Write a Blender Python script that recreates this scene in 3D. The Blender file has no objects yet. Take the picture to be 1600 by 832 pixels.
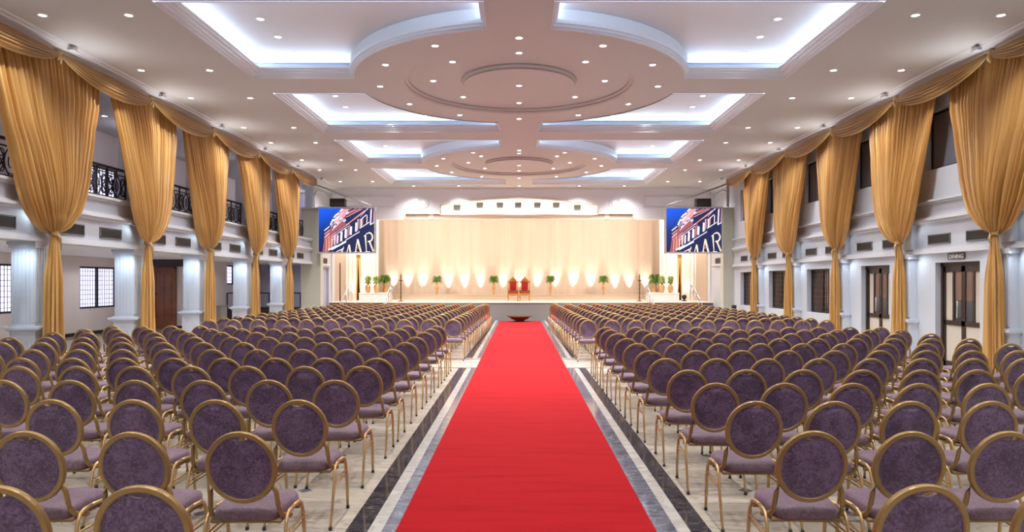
import bpy, math, random
from mathutils import Vector, Matrix
from mathutils.geometry import tessellate_polygon
random.seed(7)
sc = bpy.context.scene
C = sc.collection
PI = math.pi

# ------------------------------------------------------------------ camera, world, exposure
cam_d = bpy.data.cameras.new('camera'); cam = bpy.data.objects.new('camera', cam_d); C.objects.link(cam)
cam.location = (0, 0, 1.8); cam.rotation_euler = (PI/2, 0, 0)
cam_d.sensor_width = 36; cam_d.lens = 36*1090/1600
cam_d.shift_x = -11/1600; cam_d.shift_y = 24/1600
cam_d.clip_start = 0.05; cam_d.clip_end = 200
sc.camera = cam
sc.view_settings.view_transform = 'Standard'; sc.view_settings.look = 'None'
sc.view_settings.gamma = 1; sc.view_settings.use_curve_mapping = False
sc.view_settings.exposure = 0.6
cy = sc.cycles
cy.use_denoising = True
cy.max_bounces = 7; cy.diffuse_bounces = 4; cy.glossy_bounces = 3; cy.transmission_bounces = 4
cy.transparent_max_bounces = 6; cy.sample_clamp_indirect = 4.0
cy.caustics_reflective = False; cy.caustics_refractive = False

W = bpy.data.worlds.new('world'); sc.world = W; W.use_nodes = True
W.node_tree.nodes['Background'].inputs[0].default_value = (0.80, 0.78, 1.0, 1)
W.node_tree.nodes['Background'].inputs[1].default_value = 1.9

# light levels (tuned by eye)
E_DOWN = 183.0        # each recessed downlight
E_COVE = 5.0        # per metre of cove strip
E_CORN = 24.0        # spots floating below the cornice
E_WALL = 7.0        # cool wall washers behind the curtains
E_STAGE = 108.0      # warm wash over the backdrop
E_FOOT = 200.0        # each uplight at the foot of the backdrop
E_ARCH = 190.0
COL_DOWN = (1.0, 0.97, 0.95)
COL_COVE = (0.62, 0.78, 1.0)
COL_WARM = (1.0, 0.79, 0.64)
COL_WALL = (0.74, 0.89, 1.0)

def lamp(kind, loc, energy, color, name, rot=None, aim=None, size=None, size_y=None, spot=None, blend=0.5, radius=0.05):
    d = bpy.data.lights.new(name, kind); d.energy = energy; d.color = color
    if kind == 'AREA':
        d.shape = 'RECTANGLE'; d.size = size; d.size_y = size_y if size_y else size
    else:
        d.shadow_soft_size = radius
    if kind == 'SPOT':
        d.spot_size = spot; d.spot_blend = blend
    o = bpy.data.objects.new(name, d); C.objects.link(o); o.location = loc
    if aim is not None:
        o.rotation_euler = Vector(aim).to_track_quat('-Z', 'Y').to_euler()
    elif rot is not None:
        o.rotation_euler = rot
    return o

# main dimensions of the hall (metres; y runs away from the camera)
WL, WR = -8.75, 8.95           # side walls
ZC = 6.1                       # ceiling
DB, DE = -6.0, 32.2            # rear wall, stage front / proscenium
BAYS = [12.7, 15.9, 19.1, 22.4, 25.7]
KNOTS = [9.4] + BAYS + [28.75]
COLX0, COLX1 = -9.10, -8.68    # left colonnade

# big lights: warm wash hung above the stage behind the pelmet
lamp('AREA', (0, 35.0, 5.75), E_STAGE, COL_WARM, 'stage_wash', aim=(0, 3.0, -2.6), size=16.0, size_y=0.5)

lamp('AREA', (0, 33.4, 4.80), 75, COL_WARM, 'stage_floor_fill', aim=(0, 1.0, -1.3), size=15.0, size_y=0.3)  # extra lamp added to brighten the stage floor and ledge

# ------------------------------------------------------------------ materials
def mat(name, base, rough=0.5, metal=0.0, spec=None, sheen=0.0, emit=None, estr=0.0, coat=0.0, bump=None, vary=None, trans=0.0, alpha=None):
    m = bpy.data.materials.new(name); m.use_nodes = True
    nt = m.node_tree; b = nt.nodes['Principled BSDF']
    b.inputs['Base Color'].default_value = (*base, 1)
    b.inputs['Roughness'].default_value = rough; b.inputs['Metallic'].default_value = metal
    if spec is not None: b.inputs['Specular IOR Level'].default_value = spec
    if sheen: b.inputs['Sheen Weight'].default_value = sheen
    if coat: b.inputs['Coat Weight'].default_value = coat
    if emit: b.inputs['Emission Color'].default_value = (*emit, 1); b.inputs['Emission Strength'].default_value = estr
    if trans: b.inputs['Transmission Weight'].default_value = trans
    tc = nt.nodes.new('ShaderNodeTexCoord')
    if vary:   # (scale, amount)
        n = nt.nodes.new('ShaderNodeTexNoise'); n.inputs['Scale'].default_value = vary[0]; n.inputs['Detail'].default_value = 5
        nt.links.new(tc.outputs['Object'], n.inputs['Vector'])
        r = nt.nodes.new('ShaderNodeValToRGB'); a = vary[1]
        r.color_ramp.elements[0].position = .3; r.color_ramp.elements[1].position = .7
        r.color_ramp.elements[0].color = (*[c*(1-a) for c in base], 1)
        r.color_ramp.elements[1].color = (*[min(1, c*(1+a)) for c in base], 1)
        nt.links.new(n.outputs['Fac'], r.inputs[0]); nt.links.new(r.outputs[0], b.inputs['Base Color'])
    if bump:   # (scale, strength)
        n = nt.nodes.new('ShaderNodeTexNoise'); n.inputs['Scale'].default_value = bump[0]; n.inputs['Detail'].default_value = 3
        nt.links.new(tc.outputs['Object'], n.inputs['Vector'])
        u = nt.nodes.new('ShaderNodeBump'); u.inputs['Strength'].default_value = bump[1]; u.inputs['Distance'].default_value = 0.01
        nt.links.new(n.outputs['Fac'], u.inputs['Height']); nt.links.new(u.outputs[0], b.inputs['Normal'])
    return m

M = {}
M['wall'] = mat('wall_paint', (0.50, 0.535, 0.60), 0.55, bump=(6, .05))
M['ceil'] = mat('ceiling_paint', (0.47, 0.475, 0.485), 0.6, bump=(4, .03))
M['trim'] = mat('trim_paint', (0.58, 0.60, 0.64), 0.45)
M['column'] = mat('column_paint', (0.56, 0.61, 0.70), 0.45)
M['aisle'] = mat('aisle_wall_paint', (0.74, 0.69, 0.68), 0.6, bump=(5, .06), vary=(1.2, .03))
M['pilaster'] = mat('sage_pilaster_paint', (0.46, 0.46, 0.39), 0.5)
M['taupe'] = mat('taupe_panel', (0.42, 0.34, 0.28), 0.6)
M['stagefront'] = mat('stage_front_paint', (0.21, 0.195, 0.19), 0.5)
M['stagetop'] = mat('stage_top', (0.80, 0.70, 0.60), 0.5)
M['upper'] = mat('proscenium_paint', (0.74, 0.75, 0.80), 0.6)
M['cream'] = mat('cream_trim', (0.88, 0.76, 0.60), 0.5)
M['dark'] = mat('dark_metal', (0.02, 0.02, 0.025), 0.4, metal=.3)
M['black'] = mat('black_plastic', (0.012, 0.012, 0.012), 0.55)
M['vent'] = mat('vent_brown', (0.04, 0.034, 0.03), 0.6)
M['ventf'] = mat('vent_frame', (0.15, 0.145, 0.14), 0.5)
M['gold'] = mat('chair_gold_paint', (0.31, 0.195, 0.075), 0.36, metal=0.4, vary=(9, .12))
M['leg'] = mat('chair_leg_champagne', (0.55, 0.37, 0.17), 0.3, metal=0.55)
M['cap'] = mat('rubber_cap', (0.02, 0.02, 0.03), 0.7)
M['brass'] = mat('old_brass', (0.15, 0.095, 0.04), 0.4, metal=.7, vary=(20, .3))
M['throne'] = mat('throne_gold', (0.62, 0.36, 0.08), 0.3, metal=.6, vary=(30, .25))
M['red'] = mat('throne_red_velvet', (0.42, 0.008, 0.012), 0.8, sheen=.4)
M['vase'] = mat('vase_gold_ceramic', (0.70, 0.42, 0.18), 0.28, metal=.25, vary=(14, .18))
M['pot'] = mat('pot_copper', (0.66, 0.36, 0.16), 0.35, metal=.2, vary=(14, .25))
M['leaf'] = mat('fern_green', (0.15, 0.34, 0.06), 0.55, vary=(30, .4))
M['leafy'] = mat('croton_green', (0.28, 0.38, 0.09), 0.55, vary=(22, .6))
M['steel'] = mat('brushed_steel', (0.55, 0.55, 0.57), 0.3, metal=.9)
M['lampglow'] = mat('lamp_glow', (1, 1, 1), .5, emit=(0.95, 0.95, 1.0), estr=9)
M['lamptrim'] = mat('lamp_trim', (0.7, 0.7, 0.72), .4)
M['upglass'] = mat('upper_window_glass', (0.15, 0.16, 0.20), 0.3)
M['brownframe'] = mat('door_brown_frame', (0.035, 0.02, 0.015), 0.4)
M['frost'] = mat('frosted_panel', (0.55, 0.50, 0.43), 0.45)
M['brownglass'] = mat('brown_glass', (0.16, 0.10, 0.085), 0.12)
M['greyglass'] = mat('grey_glass', (0.07, 0.075, 0.085), 0.12)
M['wood'] = mat('dark_teak', (0.24, 0.085, 0.035), 0.4, vary=(3, .3))
M['brownpanel'] = mat('brown_panel', (0.05, 0.032, 0.03), 0.5)
M['lilac'] = mat('lilac_drape', (0.50, 0.50, 0.68), 0.7)
M['lilacglass'] = mat('lilac_wall', (0.55, 0.53, 0.66), 0.6)
M['white'] = mat('white_plaster', (0.82, 0.80, 0.78), 0.5)
M['shelf'] = mat('grey_cabinet', (0.42, 0.40, 0.38), 0.5)
M['shell'] = mat('outer_shell', (0.5, 0.5, 0.5), 0.8)

def glass_mat():
    m = bpy.data.materials.new('window_glass'); m.use_nodes = True; nt = m.node_tree
    for n in list(nt.nodes): nt.nodes.remove(n)
    o = nt.nodes.new('ShaderNodeOutputMaterial'); t = nt.nodes.new('ShaderNodeBsdfTransparent'); g = nt.nodes.new('ShaderNodeBsdfGlossy')
    t.inputs[0].default_value = (.9, .9, .95, 1); g.inputs[1].default_value = .05
    mx = nt.nodes.new('ShaderNodeMixShader'); mx.inputs[0].default_value = .06
    nt.links.new(t.outputs[0], mx.inputs[1]); nt.links.new(g.outputs[0], mx.inputs[2]); nt.links.new(mx.outputs[0], o.inputs[0])
    return m
M['glass'] = glass_mat()

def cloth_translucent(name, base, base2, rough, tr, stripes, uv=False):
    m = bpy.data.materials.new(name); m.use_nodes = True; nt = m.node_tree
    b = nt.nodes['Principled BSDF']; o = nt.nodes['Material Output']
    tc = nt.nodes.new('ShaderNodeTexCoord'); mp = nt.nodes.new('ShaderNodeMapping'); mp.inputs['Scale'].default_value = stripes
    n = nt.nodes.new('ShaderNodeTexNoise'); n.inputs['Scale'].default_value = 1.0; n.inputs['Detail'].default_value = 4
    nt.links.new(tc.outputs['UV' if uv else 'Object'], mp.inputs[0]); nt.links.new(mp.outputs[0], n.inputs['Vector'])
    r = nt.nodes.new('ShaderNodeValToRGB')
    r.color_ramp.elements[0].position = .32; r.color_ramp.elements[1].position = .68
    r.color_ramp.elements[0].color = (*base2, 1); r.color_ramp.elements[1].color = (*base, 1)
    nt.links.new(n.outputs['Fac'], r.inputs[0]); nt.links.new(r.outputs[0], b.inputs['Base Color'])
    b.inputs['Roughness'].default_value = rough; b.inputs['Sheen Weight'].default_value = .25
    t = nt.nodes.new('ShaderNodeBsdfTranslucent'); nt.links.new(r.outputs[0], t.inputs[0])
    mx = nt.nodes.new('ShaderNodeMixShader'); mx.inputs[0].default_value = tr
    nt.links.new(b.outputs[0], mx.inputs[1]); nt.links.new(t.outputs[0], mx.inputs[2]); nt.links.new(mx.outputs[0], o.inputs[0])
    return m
M['drape'] = cloth_translucent('gold_satin', (0.76, 0.48, 0.17), (0.42, 0.19, 0.035), .30, .20, (55, 1.2, 1), True)  # darker colour stripes along the cloth imitate shade in the fold troughs
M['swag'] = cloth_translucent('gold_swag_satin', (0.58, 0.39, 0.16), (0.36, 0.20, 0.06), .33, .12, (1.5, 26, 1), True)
M['backdrop'] = cloth_translucent('cream_drape', (0.85, 0.77, 0.68), (0.80, 0.71, 0.61), .6, .08, (4, 1, .1))
M['wing'] = cloth_translucent('white_wing_drape', (0.88, 0.82, 0.76), (0.82, 0.75, 0.68), .6, .08, (6, 1, .1))
M['gaplit'] = mat('gap_lit_edge', (0.62, 0.36, 0.12), .6)  # gold light on the slit edges, put into the colour

def damask(name, c_lo, c_hi):
    m = bpy.data.materials.new(name); m.use_nodes = True; nt = m.node_tree; b = nt.nodes['Principled BSDF']
    tc = nt.nodes.new('ShaderNodeTexCoord'); oi = nt.nodes.new('ShaderNodeObjectInfo')
    va = nt.nodes.new('ShaderNodeVectorMath'); va.operation = 'MULTIPLY_ADD'
    cb = nt.nodes.new('ShaderNodeCombineXYZ')
    for i in range(3): nt.links.new(oi.outputs['Random'], cb.inputs[i])
    va.inputs[1].default_value = (5, 5, 5)
    nt.links.new(cb.outputs[0], va.inputs[0]); nt.links.new(tc.outputs['Object'], va.inputs[2])
    n1 = nt.nodes.new('ShaderNodeTexNoise'); n1.inputs['Scale'].default_value = 30; n1.inputs['Detail'].default_value = 6; n1.inputs['Distortion'].default_value = 2.2
    n2 = nt.nodes.new('ShaderNodeTexNoise'); n2.inputs['Scale'].default_value = 5; n2.inputs['Detail'].default_value = 4; n2.inputs['Distortion'].default_value = 1.0
    for n in (n1, n2): nt.links.new(va.outputs[0], n.inputs['Vector'])
    mx = nt.nodes.new('ShaderNodeMath'); mx.operation = 'ADD'
    s1 = nt.nodes.new('ShaderNodeMath'); s1.operation = 'MULTIPLY'; s1.inputs[1].default_value = .6
    s2 = nt.nodes.new('ShaderNodeMath'); s2.operation = 'MULTIPLY'; s2.inputs[1].default_value = .4
    nt.links.new(n1.outputs['Fac'], s1.inputs[0]); nt.links.new(n2.outputs['Fac'], s2.inputs[0])
    nt.links.new(s1.outputs[0], mx.inputs[0]); nt.links.new(s2.outputs[0], mx.inputs[1])
    r = nt.nodes.new('ShaderNodeValToRGB')
    r.color_ramp.elements[0].position = .42; r.color_ramp.elements[1].position = .60
    r.color_ramp.elements[0].color = (*c_lo, 1); r.color_ramp.elements[1].color = (*c_hi, 1)
    nt.links.new(mx.outputs[0], r.inputs[0]); nt.links.new(r.outputs[0], b.inputs['Base Color'])
    b.inputs['Roughness'].default_value = .62; b.inputs['Sheen Weight'].default_value = .35; b.inputs['Sheen Roughness'].default_value = .4
    b.inputs['Sheen Tint'].default_value = (.8, .7, .9, 1)
    return m
M['purple'] = damask('purple_damask', (0.066, 0.035, 0.078), (0.175, 0.112, 0.215))
M['purplelit'] = damask('purple_lit_seat', (0.115, 0.062, 0.088), (0.185, 0.115, 0.150))  # lighter mauve: light falling on the seats from above is in the colour
M['redpad'] = damask('red_damask', (0.26, 0.014, 0.022), (0.42, 0.03, 0.045))
M['redseat'] = damask('red_seat_velvet', (0.40, 0.03, 0.03), (0.55, 0.06, 0.06))

def marble(name, c0, c1, vein, rough, scale=1.2):
    m = bpy.data.materials.new(name); m.use_nodes = True; nt = m.node_tree; b = nt.nodes['Principled BSDF']
    tc = nt.nodes.new('ShaderNodeTexCoord')
    mp = nt.nodes.new('ShaderNodeMapping'); mp.inputs['Rotation'].default_value = (0, 0, .7); mp.inputs['Scale'].default_value = (1, 2.6, 1)
    n = nt.nodes.new('ShaderNodeTexNoise'); n.inputs['Scale'].default_value = scale; n.inputs['Detail'].default_value = 8; n.inputs['Distortion'].default_value = 1.4
    nt.links.new(tc.outputs['Object'], mp.inputs[0]); nt.links.new(mp.outputs[0], n.inputs['Vector'])
    r = nt.nodes.new('ShaderNodeValToRGB'); e = r.color_ramp.elements
    e[0].position = .30; e[0].color = (*c0, 1); e[1].position = .70; e[1].color = (*c1, 1)
    v = e.new(.505); v.color = (*vein, 1)
    a = e.new(.485); a.color = (*[(x+y)/2 for x, y in zip(c0, c1)], 1)
    d = e.new(.53); d.color = (*[(x+y)/2 for x, y in zip(c0, c1)], 1)
    nt.links.new(n.outputs['Fac'], r.inputs[0]); nt.links.new(r.outputs[0], b.inputs['Base Color'])
    b.inputs['Roughness'].default_value = rough
    return m
M['marble'] = marble('beige_marble', (0.44, 0.39, 0.32), (0.60, 0.545, 0.47), (0.34, 0.29, 0.23), .13)
M['marbleblack'] = marble('black_marble', (0.018, 0.018, 0.022), (0.05, 0.05, 0.06), (0.12, 0.12, 0.13), .10, 3)
M['marblelight'] = marble('light_marble', (0.42, 0.40, 0.38), (0.55, 0.53, 0.50), (0.36, 0.33, 0.3), .12, 2)
M['marblegrey'] = marble('blue_grey_marble', (0.085, 0.09, 0.115), (0.15, 0.155, 0.19), (0.26, 0.26, 0.29), .10, 3)

def carpet_mat():
    m = bpy.data.materials.new('red_carpet_pile'); m.use_nodes = True; nt = m.node_tree; b = nt.nodes['Principled BSDF']
    tc = nt.nodes.new('ShaderNodeTexCoord')
    n = nt.nodes.new('ShaderNodeTexNoise'); n.inputs['Scale'].default_value = 90; n.inputs['Detail'].default_value = 6
    mp = nt.nodes.new('ShaderNodeMapping'); mp.inputs['Scale'].default_value = (.6, 5, 1)
    n2 = nt.nodes.new('ShaderNodeTexNoise'); n2.inputs['Scale'].default_value = 1.6; n2.inputs['Detail'].default_value = 5
    nt.links.new(tc.outputs['Object'], n.inputs['Vector']); nt.links.new(tc.outputs['Object'], mp.inputs[0]); nt.links.new(mp.outputs[0], n2.inputs['Vector'])
    ad = nt.nodes.new('ShaderNodeMath'); ad.operation = 'ADD'; nt.links.new(n.outputs['Fac'], ad.inputs[0]); nt.links.new(n2.outputs['Fac'], ad.inputs[1])
    r = nt.nodes.new('ShaderNodeValToRGB'); r.color_ramp.elements[0].position = .7; r.color_ramp.elements[1].position = 1.3
    r.color_ramp.elements[0].color = (0.25, 0.0045, 0.0075, 1); r.color_ramp.elements[1].color = (0.34, 0.009, 0.013, 1)
    nt.links.new(ad.outputs[0], r.inputs[0]); nt.links.new(r.outputs[0], b.inputs['Base Color'])
    b.inputs['Roughness'].default_value = .95; b.inputs['Specular IOR Level'].default_value = .1
    bp = nt.nodes.new('ShaderNodeBump'); bp.inputs['Strength'].default_value = .4; bp.inputs['Distance'].default_value = .004
    nt.links.new(n.outputs['Fac'], bp.inputs['Height']); nt.links.new(bp.outputs[0], b.inputs['Normal'])
    return m
M['carpet'] = carpet_mat()

# ------------------------------------------------------------------ mesh helpers
class MB:
    def __init__(s): s.v = []; s.f = []; s.m = []; s.sm = []; s.uv = None
    def add(s, vs, fs, mat=0, smooth=False):
        k = len(s.v); s.v += [tuple(p) for p in vs]
        for f in fs: s.f.append([i+k for i in f]); s.m.append(mat); s.sm.append(smooth)
        return s
    def box(s, x0, x1, y0, y1, z0, z1, mat=0):
        x0, x1 = min(x0, x1), max(x0, x1); y0, y1 = min(y0, y1), max(y0, y1); z0, z1 = min(z0, z1), max(z0, z1)
        v = [(x0,y0,z0),(x1,y0,z0),(x1,y1,z0),(x0,y1,z0),(x0,y0,z1),(x1,y0,z1),(x1,y1,z1),(x0,y1,z1)]
        return s.add(v, [(0,3,2,1),(4,5,6,7),(0,1,5,4),(1,2,6,5),(2,3,7,6),(3,0,4,7)], mat)
    def tube(s, pts, r, seg=8, mat=0, closed=False, flat=1.0, up=(0, 0, 1), caps=True):
        pts = [Vector(p) for p in pts]; n = len(pts); vs = []; fs = []
        rr = r if isinstance(r, (list, tuple)) else [r]*n
        for i, p in enumerate(pts):
            a = pts[(i-1) % n] if (closed or i > 0) else p
            b = pts[(i+1) % n] if (closed or i < n-1) else p
            t = (b-a).normalized(); u = Vector(up)
            if abs(t.dot(u)) > .95: u = Vector((1, 0, 0)) if abs(t.x) < .9 else Vector((0, 1, 0))
            sd = t.cross(u).normalized(); w = sd.cross(t).normalized()
            for k in range(seg):
                q = 2*PI*k/seg
                vs.append(p + sd*math.cos(q)*rr[i]*flat + w*math.sin(q)*rr[i])
        m = n if closed else n-1
        for i in range(m):
            j = (i+1) % n
            for k in range(seg):
                l = (k+1) % seg
                fs.append((i*seg+k, i*seg+l, j*seg+l, j*seg+k))
        s.add(vs, fs, mat, True)
        if not closed and caps:
            k0 = len(s.v)-n*seg
            s.f.append([k0+k for k in range(seg)][::-1]); s.m.append(mat); s.sm.append(False)
            s.f.append([k0+(n-1)*seg+k for k in range(seg)]); s.m.append(mat); s.sm.append(False)
        return s
    def lathe(s, prof, c=(0, 0, 0), seg=24, mat=0, smooth=True, wob=None):
        vs = []; fs = []; n = len(prof)
        for (r, z) in prof:
            for k in range(seg):
                a = 2*PI*k/seg; q = r*(wob(a, z) if wob else 1)
                vs.append((c[0]+q*math.cos(a), c[1]+q*math.sin(a), c[2]+z))
        for i in range(n-1):
            for k in range(seg):
                l = (k+1) % seg
                fs.append((i*seg+k, i*seg+l, (i+1)*seg+l, (i+1)*seg+k))
        return s.add(vs, fs, mat, smooth)
    def prism(s, poly, axis, a, b, mat=0):
        """poly: 2-D loop; axis 'x','y','z' is the extrusion axis"""
        def P(p, t):
            return {'x': (t, p[0], p[1]), 'y': (p[0], t, p[1]), 'z': (p[0], p[1], t)}[axis]
        n = len(poly); vs = [P(p, a) for p in poly]+[P(p, b) for p in poly]
        fs = [(i, (i+1) % n, n+(i+1) % n, n+i) for i in range(n)]
        tri = tessellate_polygon([[Vector((p[0], p[1], 0)) for p in poly]])
        fs += [tuple(t) for t in tri]+[tuple(n+i for i in t[::-1]) for t in tri]
        return s.add(vs, fs, mat)
    def sweep(s, path, prof, closed=False, mat=0, side=1):
        """path in XY, prof list of (inward, z); inward = left of the path direction (times side)"""
        P = [Vector((p[0], p[1])) for p in path]; n = len(P); vs = []; fs = []
        for i in range(n):
            dirs = []
            if closed or i > 0: dirs.append((P[i]-P[(i-1) % n]).normalized())
            if closed or i < n-1: dirs.append((P[(i+1) % n]-P[i]).normalized())
            ns = [Vector((-d.y, d.x)) for d in dirs]
            nn = sum(ns, Vector((0, 0))); nn.normalize()
            k = 1/max(.35, nn.dot(ns[0]))
            for (q, z) in prof:
                p = P[i]+nn*k*q*side; vs.append((p.x, p.y, z))
        m = len(prof)
        for i in range(n if closed else n-1):
            j = (i+1) % n
            for k in range(m-1):
                fs.append((i*m+k, j*m+k, j*m+k+1, i*m+k+1))
        return s.add(vs, fs, mat)
    def build(s, name, mats, parent=None, origin=(0, 0, 0), label=None, link=True):
        me = bpy.data.meshes.new(name)
        o0 = Vector(origin)
        me.from_pydata([(p[0]-o0.x, p[1]-o0.y, p[2]-o0.z) for p in s.v], [], s.f)
        if not isinstance(mats, (list, tuple)): mats = [mats]
        for m in mats: me.materials.append(m)
        me.polygons.foreach_set('material_index', s.m); me.polygons.foreach_set('use_smooth', s.sm)
        if s.uv:
            ul = me.uv_layers.new(name='cloth')
            for lp in me.loops: ul.data[lp.index].uv = s.uv[lp.vertex_index]
        me.update()
        o = bpy.data.objects.new(name, me)
        if link: C.objects.link(o)
        if parent: o.parent = parent
        else: o.location = o0
        if label: o['label'] = label
        return o

def empty(name, loc, label, cat, group=None, rz=0):
    o = bpy.data.objects.new(name, None); C.objects.link(o); o.location = loc; o.rotation_euler = (0, 0, rz)
    o.empty_display_size = .1
    return tag(o, label, cat, group)
def tag(o, label, cat, group=None, kind=None):
    o['label'] = label; o['category'] = cat
    if group: o['group'] = group
    if kind: o['kind'] = kind
    return o
def struct(o): o['kind'] = 'structure'; return o
def copy_tree(o, parent=None):
    c = o.copy(); C.objects.link(c)
    if parent: c.parent = parent
    for ch in o.children: copy_tree(ch, c)
    return c
ORD = ['', 'first', 'second', 'third', 'fourth', 'fifth', 'sixth', 'seventh', 'eighth', 'ninth', 'tenth', 'eleventh', 'twelfth', 'thirteenth', 'fourteenth', 'fifteenth']
def arc(cx, cy, r, a0, a1, n): return [(cx+r*math.cos(a0+(a1-a0)*i/n), cy+r*math.sin(a0+(a1-a0)*i/n)) for i in range(n+1)]

# ------------------------------------------------------------------ floor
X0F, X1F = -15.0, WR+.1
b = MB()
bx = [(X0F, -1.25, 0), (-1.25, -1.09, 1), (-1.09, -.99, 2), (-.99, 1.14, 3), (1.14, 1.235, 2), (1.235, 1.385, 1), (1.385, X1F, 0)]
for (ya, yb, cross) in [(DB, 14.45, 0), (14.45, 14.56, 1), (14.56, 16.1, 2), (16.1, 16.25, 1), (16.25, 16.4, 3), (16.4, 34.5, 0)]:
    for (xa, xb, m) in bx:
        if cross == 1: m = 3 if abs(xa) < 8 or m == 0 else m
        if cross == 1: m = 3
        if cross == 2: m = 2 if m else 0
        if cross == 3: m = 2
        b.add([(xa, ya, 0), (xb, ya, 0), (xb, yb, 0), (xa, yb, 0)], [(0, 1, 2, 3)], m)
for i in range(0, 11):
    for j in range(-6, 22):
        if (i+j) % 2: continue
        for sx, x0 in ((-1, 1.84), (1, 1.95)):
            x = sx*(x0+.62*i); y = 6.0-.6*j if j > -1 else 6.0+.6*(-j)
            if y < 1.5 or abs(x) > 8.3: continue
            d = .068
            b.add([(x-d, y, .0008), (x, y-d, .0008), (x+d, y, .0008), (x, y+d, .0008)], [(0, 1, 2, 3)], 3)
for j in range(1, 14):
    for i in range(0, 11):
        if (i+j) % 2: continue
        for sx, x0 in ((-1, 1.84), (1, 1.95)):
            x = sx*(x0+.62*i); y = 6.0+.6*j; d = .068
            if abs(x) > 8.3 or j <= 6: continue
            b.add([(x-d, y, .0008), (x, y-d, .0008), (x+d, y, .0008), (x, y+d, .0008)], [(0, 1, 2, 3)], 3)
struct(b.build('floor', [M['marble'], M['marbleblack'], M['marblelight'], M['marblegrey']]))

b = MB(); b.box(-.885, .985, 1.0, 31.55, .001, .009)
tag(b.build('red_carpet', M['carpet'], origin=(.05, 1.0, 0)), 'long red carpet runner down the centre aisle to the stage', 'carpet')

# ------------------------------------------------------------------ ceiling with coffers and round domes
XC, XS = 5.62, .54
RD = 3.54
DISCS = [15.37, 25.95]
COF = [(0, 10.68, 14.73, -1), (0, 15.92, 20.04, 1), (1, 21.2, 25.3, -1), (1, 26.5, 30.8, 1)]
ZU = ZC+.33                       # ceiling inside a coffer
holes = []; cof_polys = []
for (di, ya, yb, side) in COF:
    yc = DISCS[di]
    for sx in (-1, 1):
        ynear = yb if side < 0 else ya      # edge beside the dome centre
        yfar = ya if side < 0 else yb
        xd = math.sqrt(RD**2-(ynear-yc)**2)
        yarc = yc+side*math.sqrt(RD**2-XS**2)
        a0 = math.atan2(ynear-yc, xd); a1 = math.atan2(yarc-yc, XS)
        arcp = arc(0, yc, RD, a0, a1, 20)
        poly = [(XS, yfar), (XC, yfar), (XC, ynear)]+arcp
        poly = [(sx*x, y) for x, y in poly]
        area = sum(poly[i][0]*poly[(i+1) % len(poly)][1]-poly[(i+1) % len(poly)][0]*poly[i][1] for i in range(len(poly)))
        if area < 0: poly = poly[::-1]
        holes.append(poly)
        straight = [(sx*x, y) for x, y in [arcp[0], (XC, ynear), (XC, yfar), (XS, yfar), (XS, yarc)]]
        cof_polys.append((sx, side, straight, [(sx*x, y) for x, y in arcp], poly))
b = MB()
rect = [(WL-.05, DB), (WR+.05, DB), (WR+.05, DE+.1), (WL-.05, DE+.1)]
circ = [[(2.53*math.cos(2*PI*k/64), yc+2.53*math.sin(2*PI*k/64)) for k in range(64)] for yc in DISCS]
loops = [rect]+holes+circ
flat = [p for l in loops for p in l]
tri = tessellate_polygon([[Vector((p[0], p[1], 0)) for p in l] for l in loops])
b.add([(p[0], p[1], ZC) for p in flat], [tuple(t) for t in tri])
for yc in DISCS:
    b.lathe([(2.53, 0), (2.48, .03), (2.48, .06), (2.42, .09), (2.42, .12), (1.26, .12), (1.26, .085), (1.21, .05), (1.21, .015), (0, .015)], (0, yc, ZC), 64, smooth=False)
struct(b.build('ceiling', M['ceil']))
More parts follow.
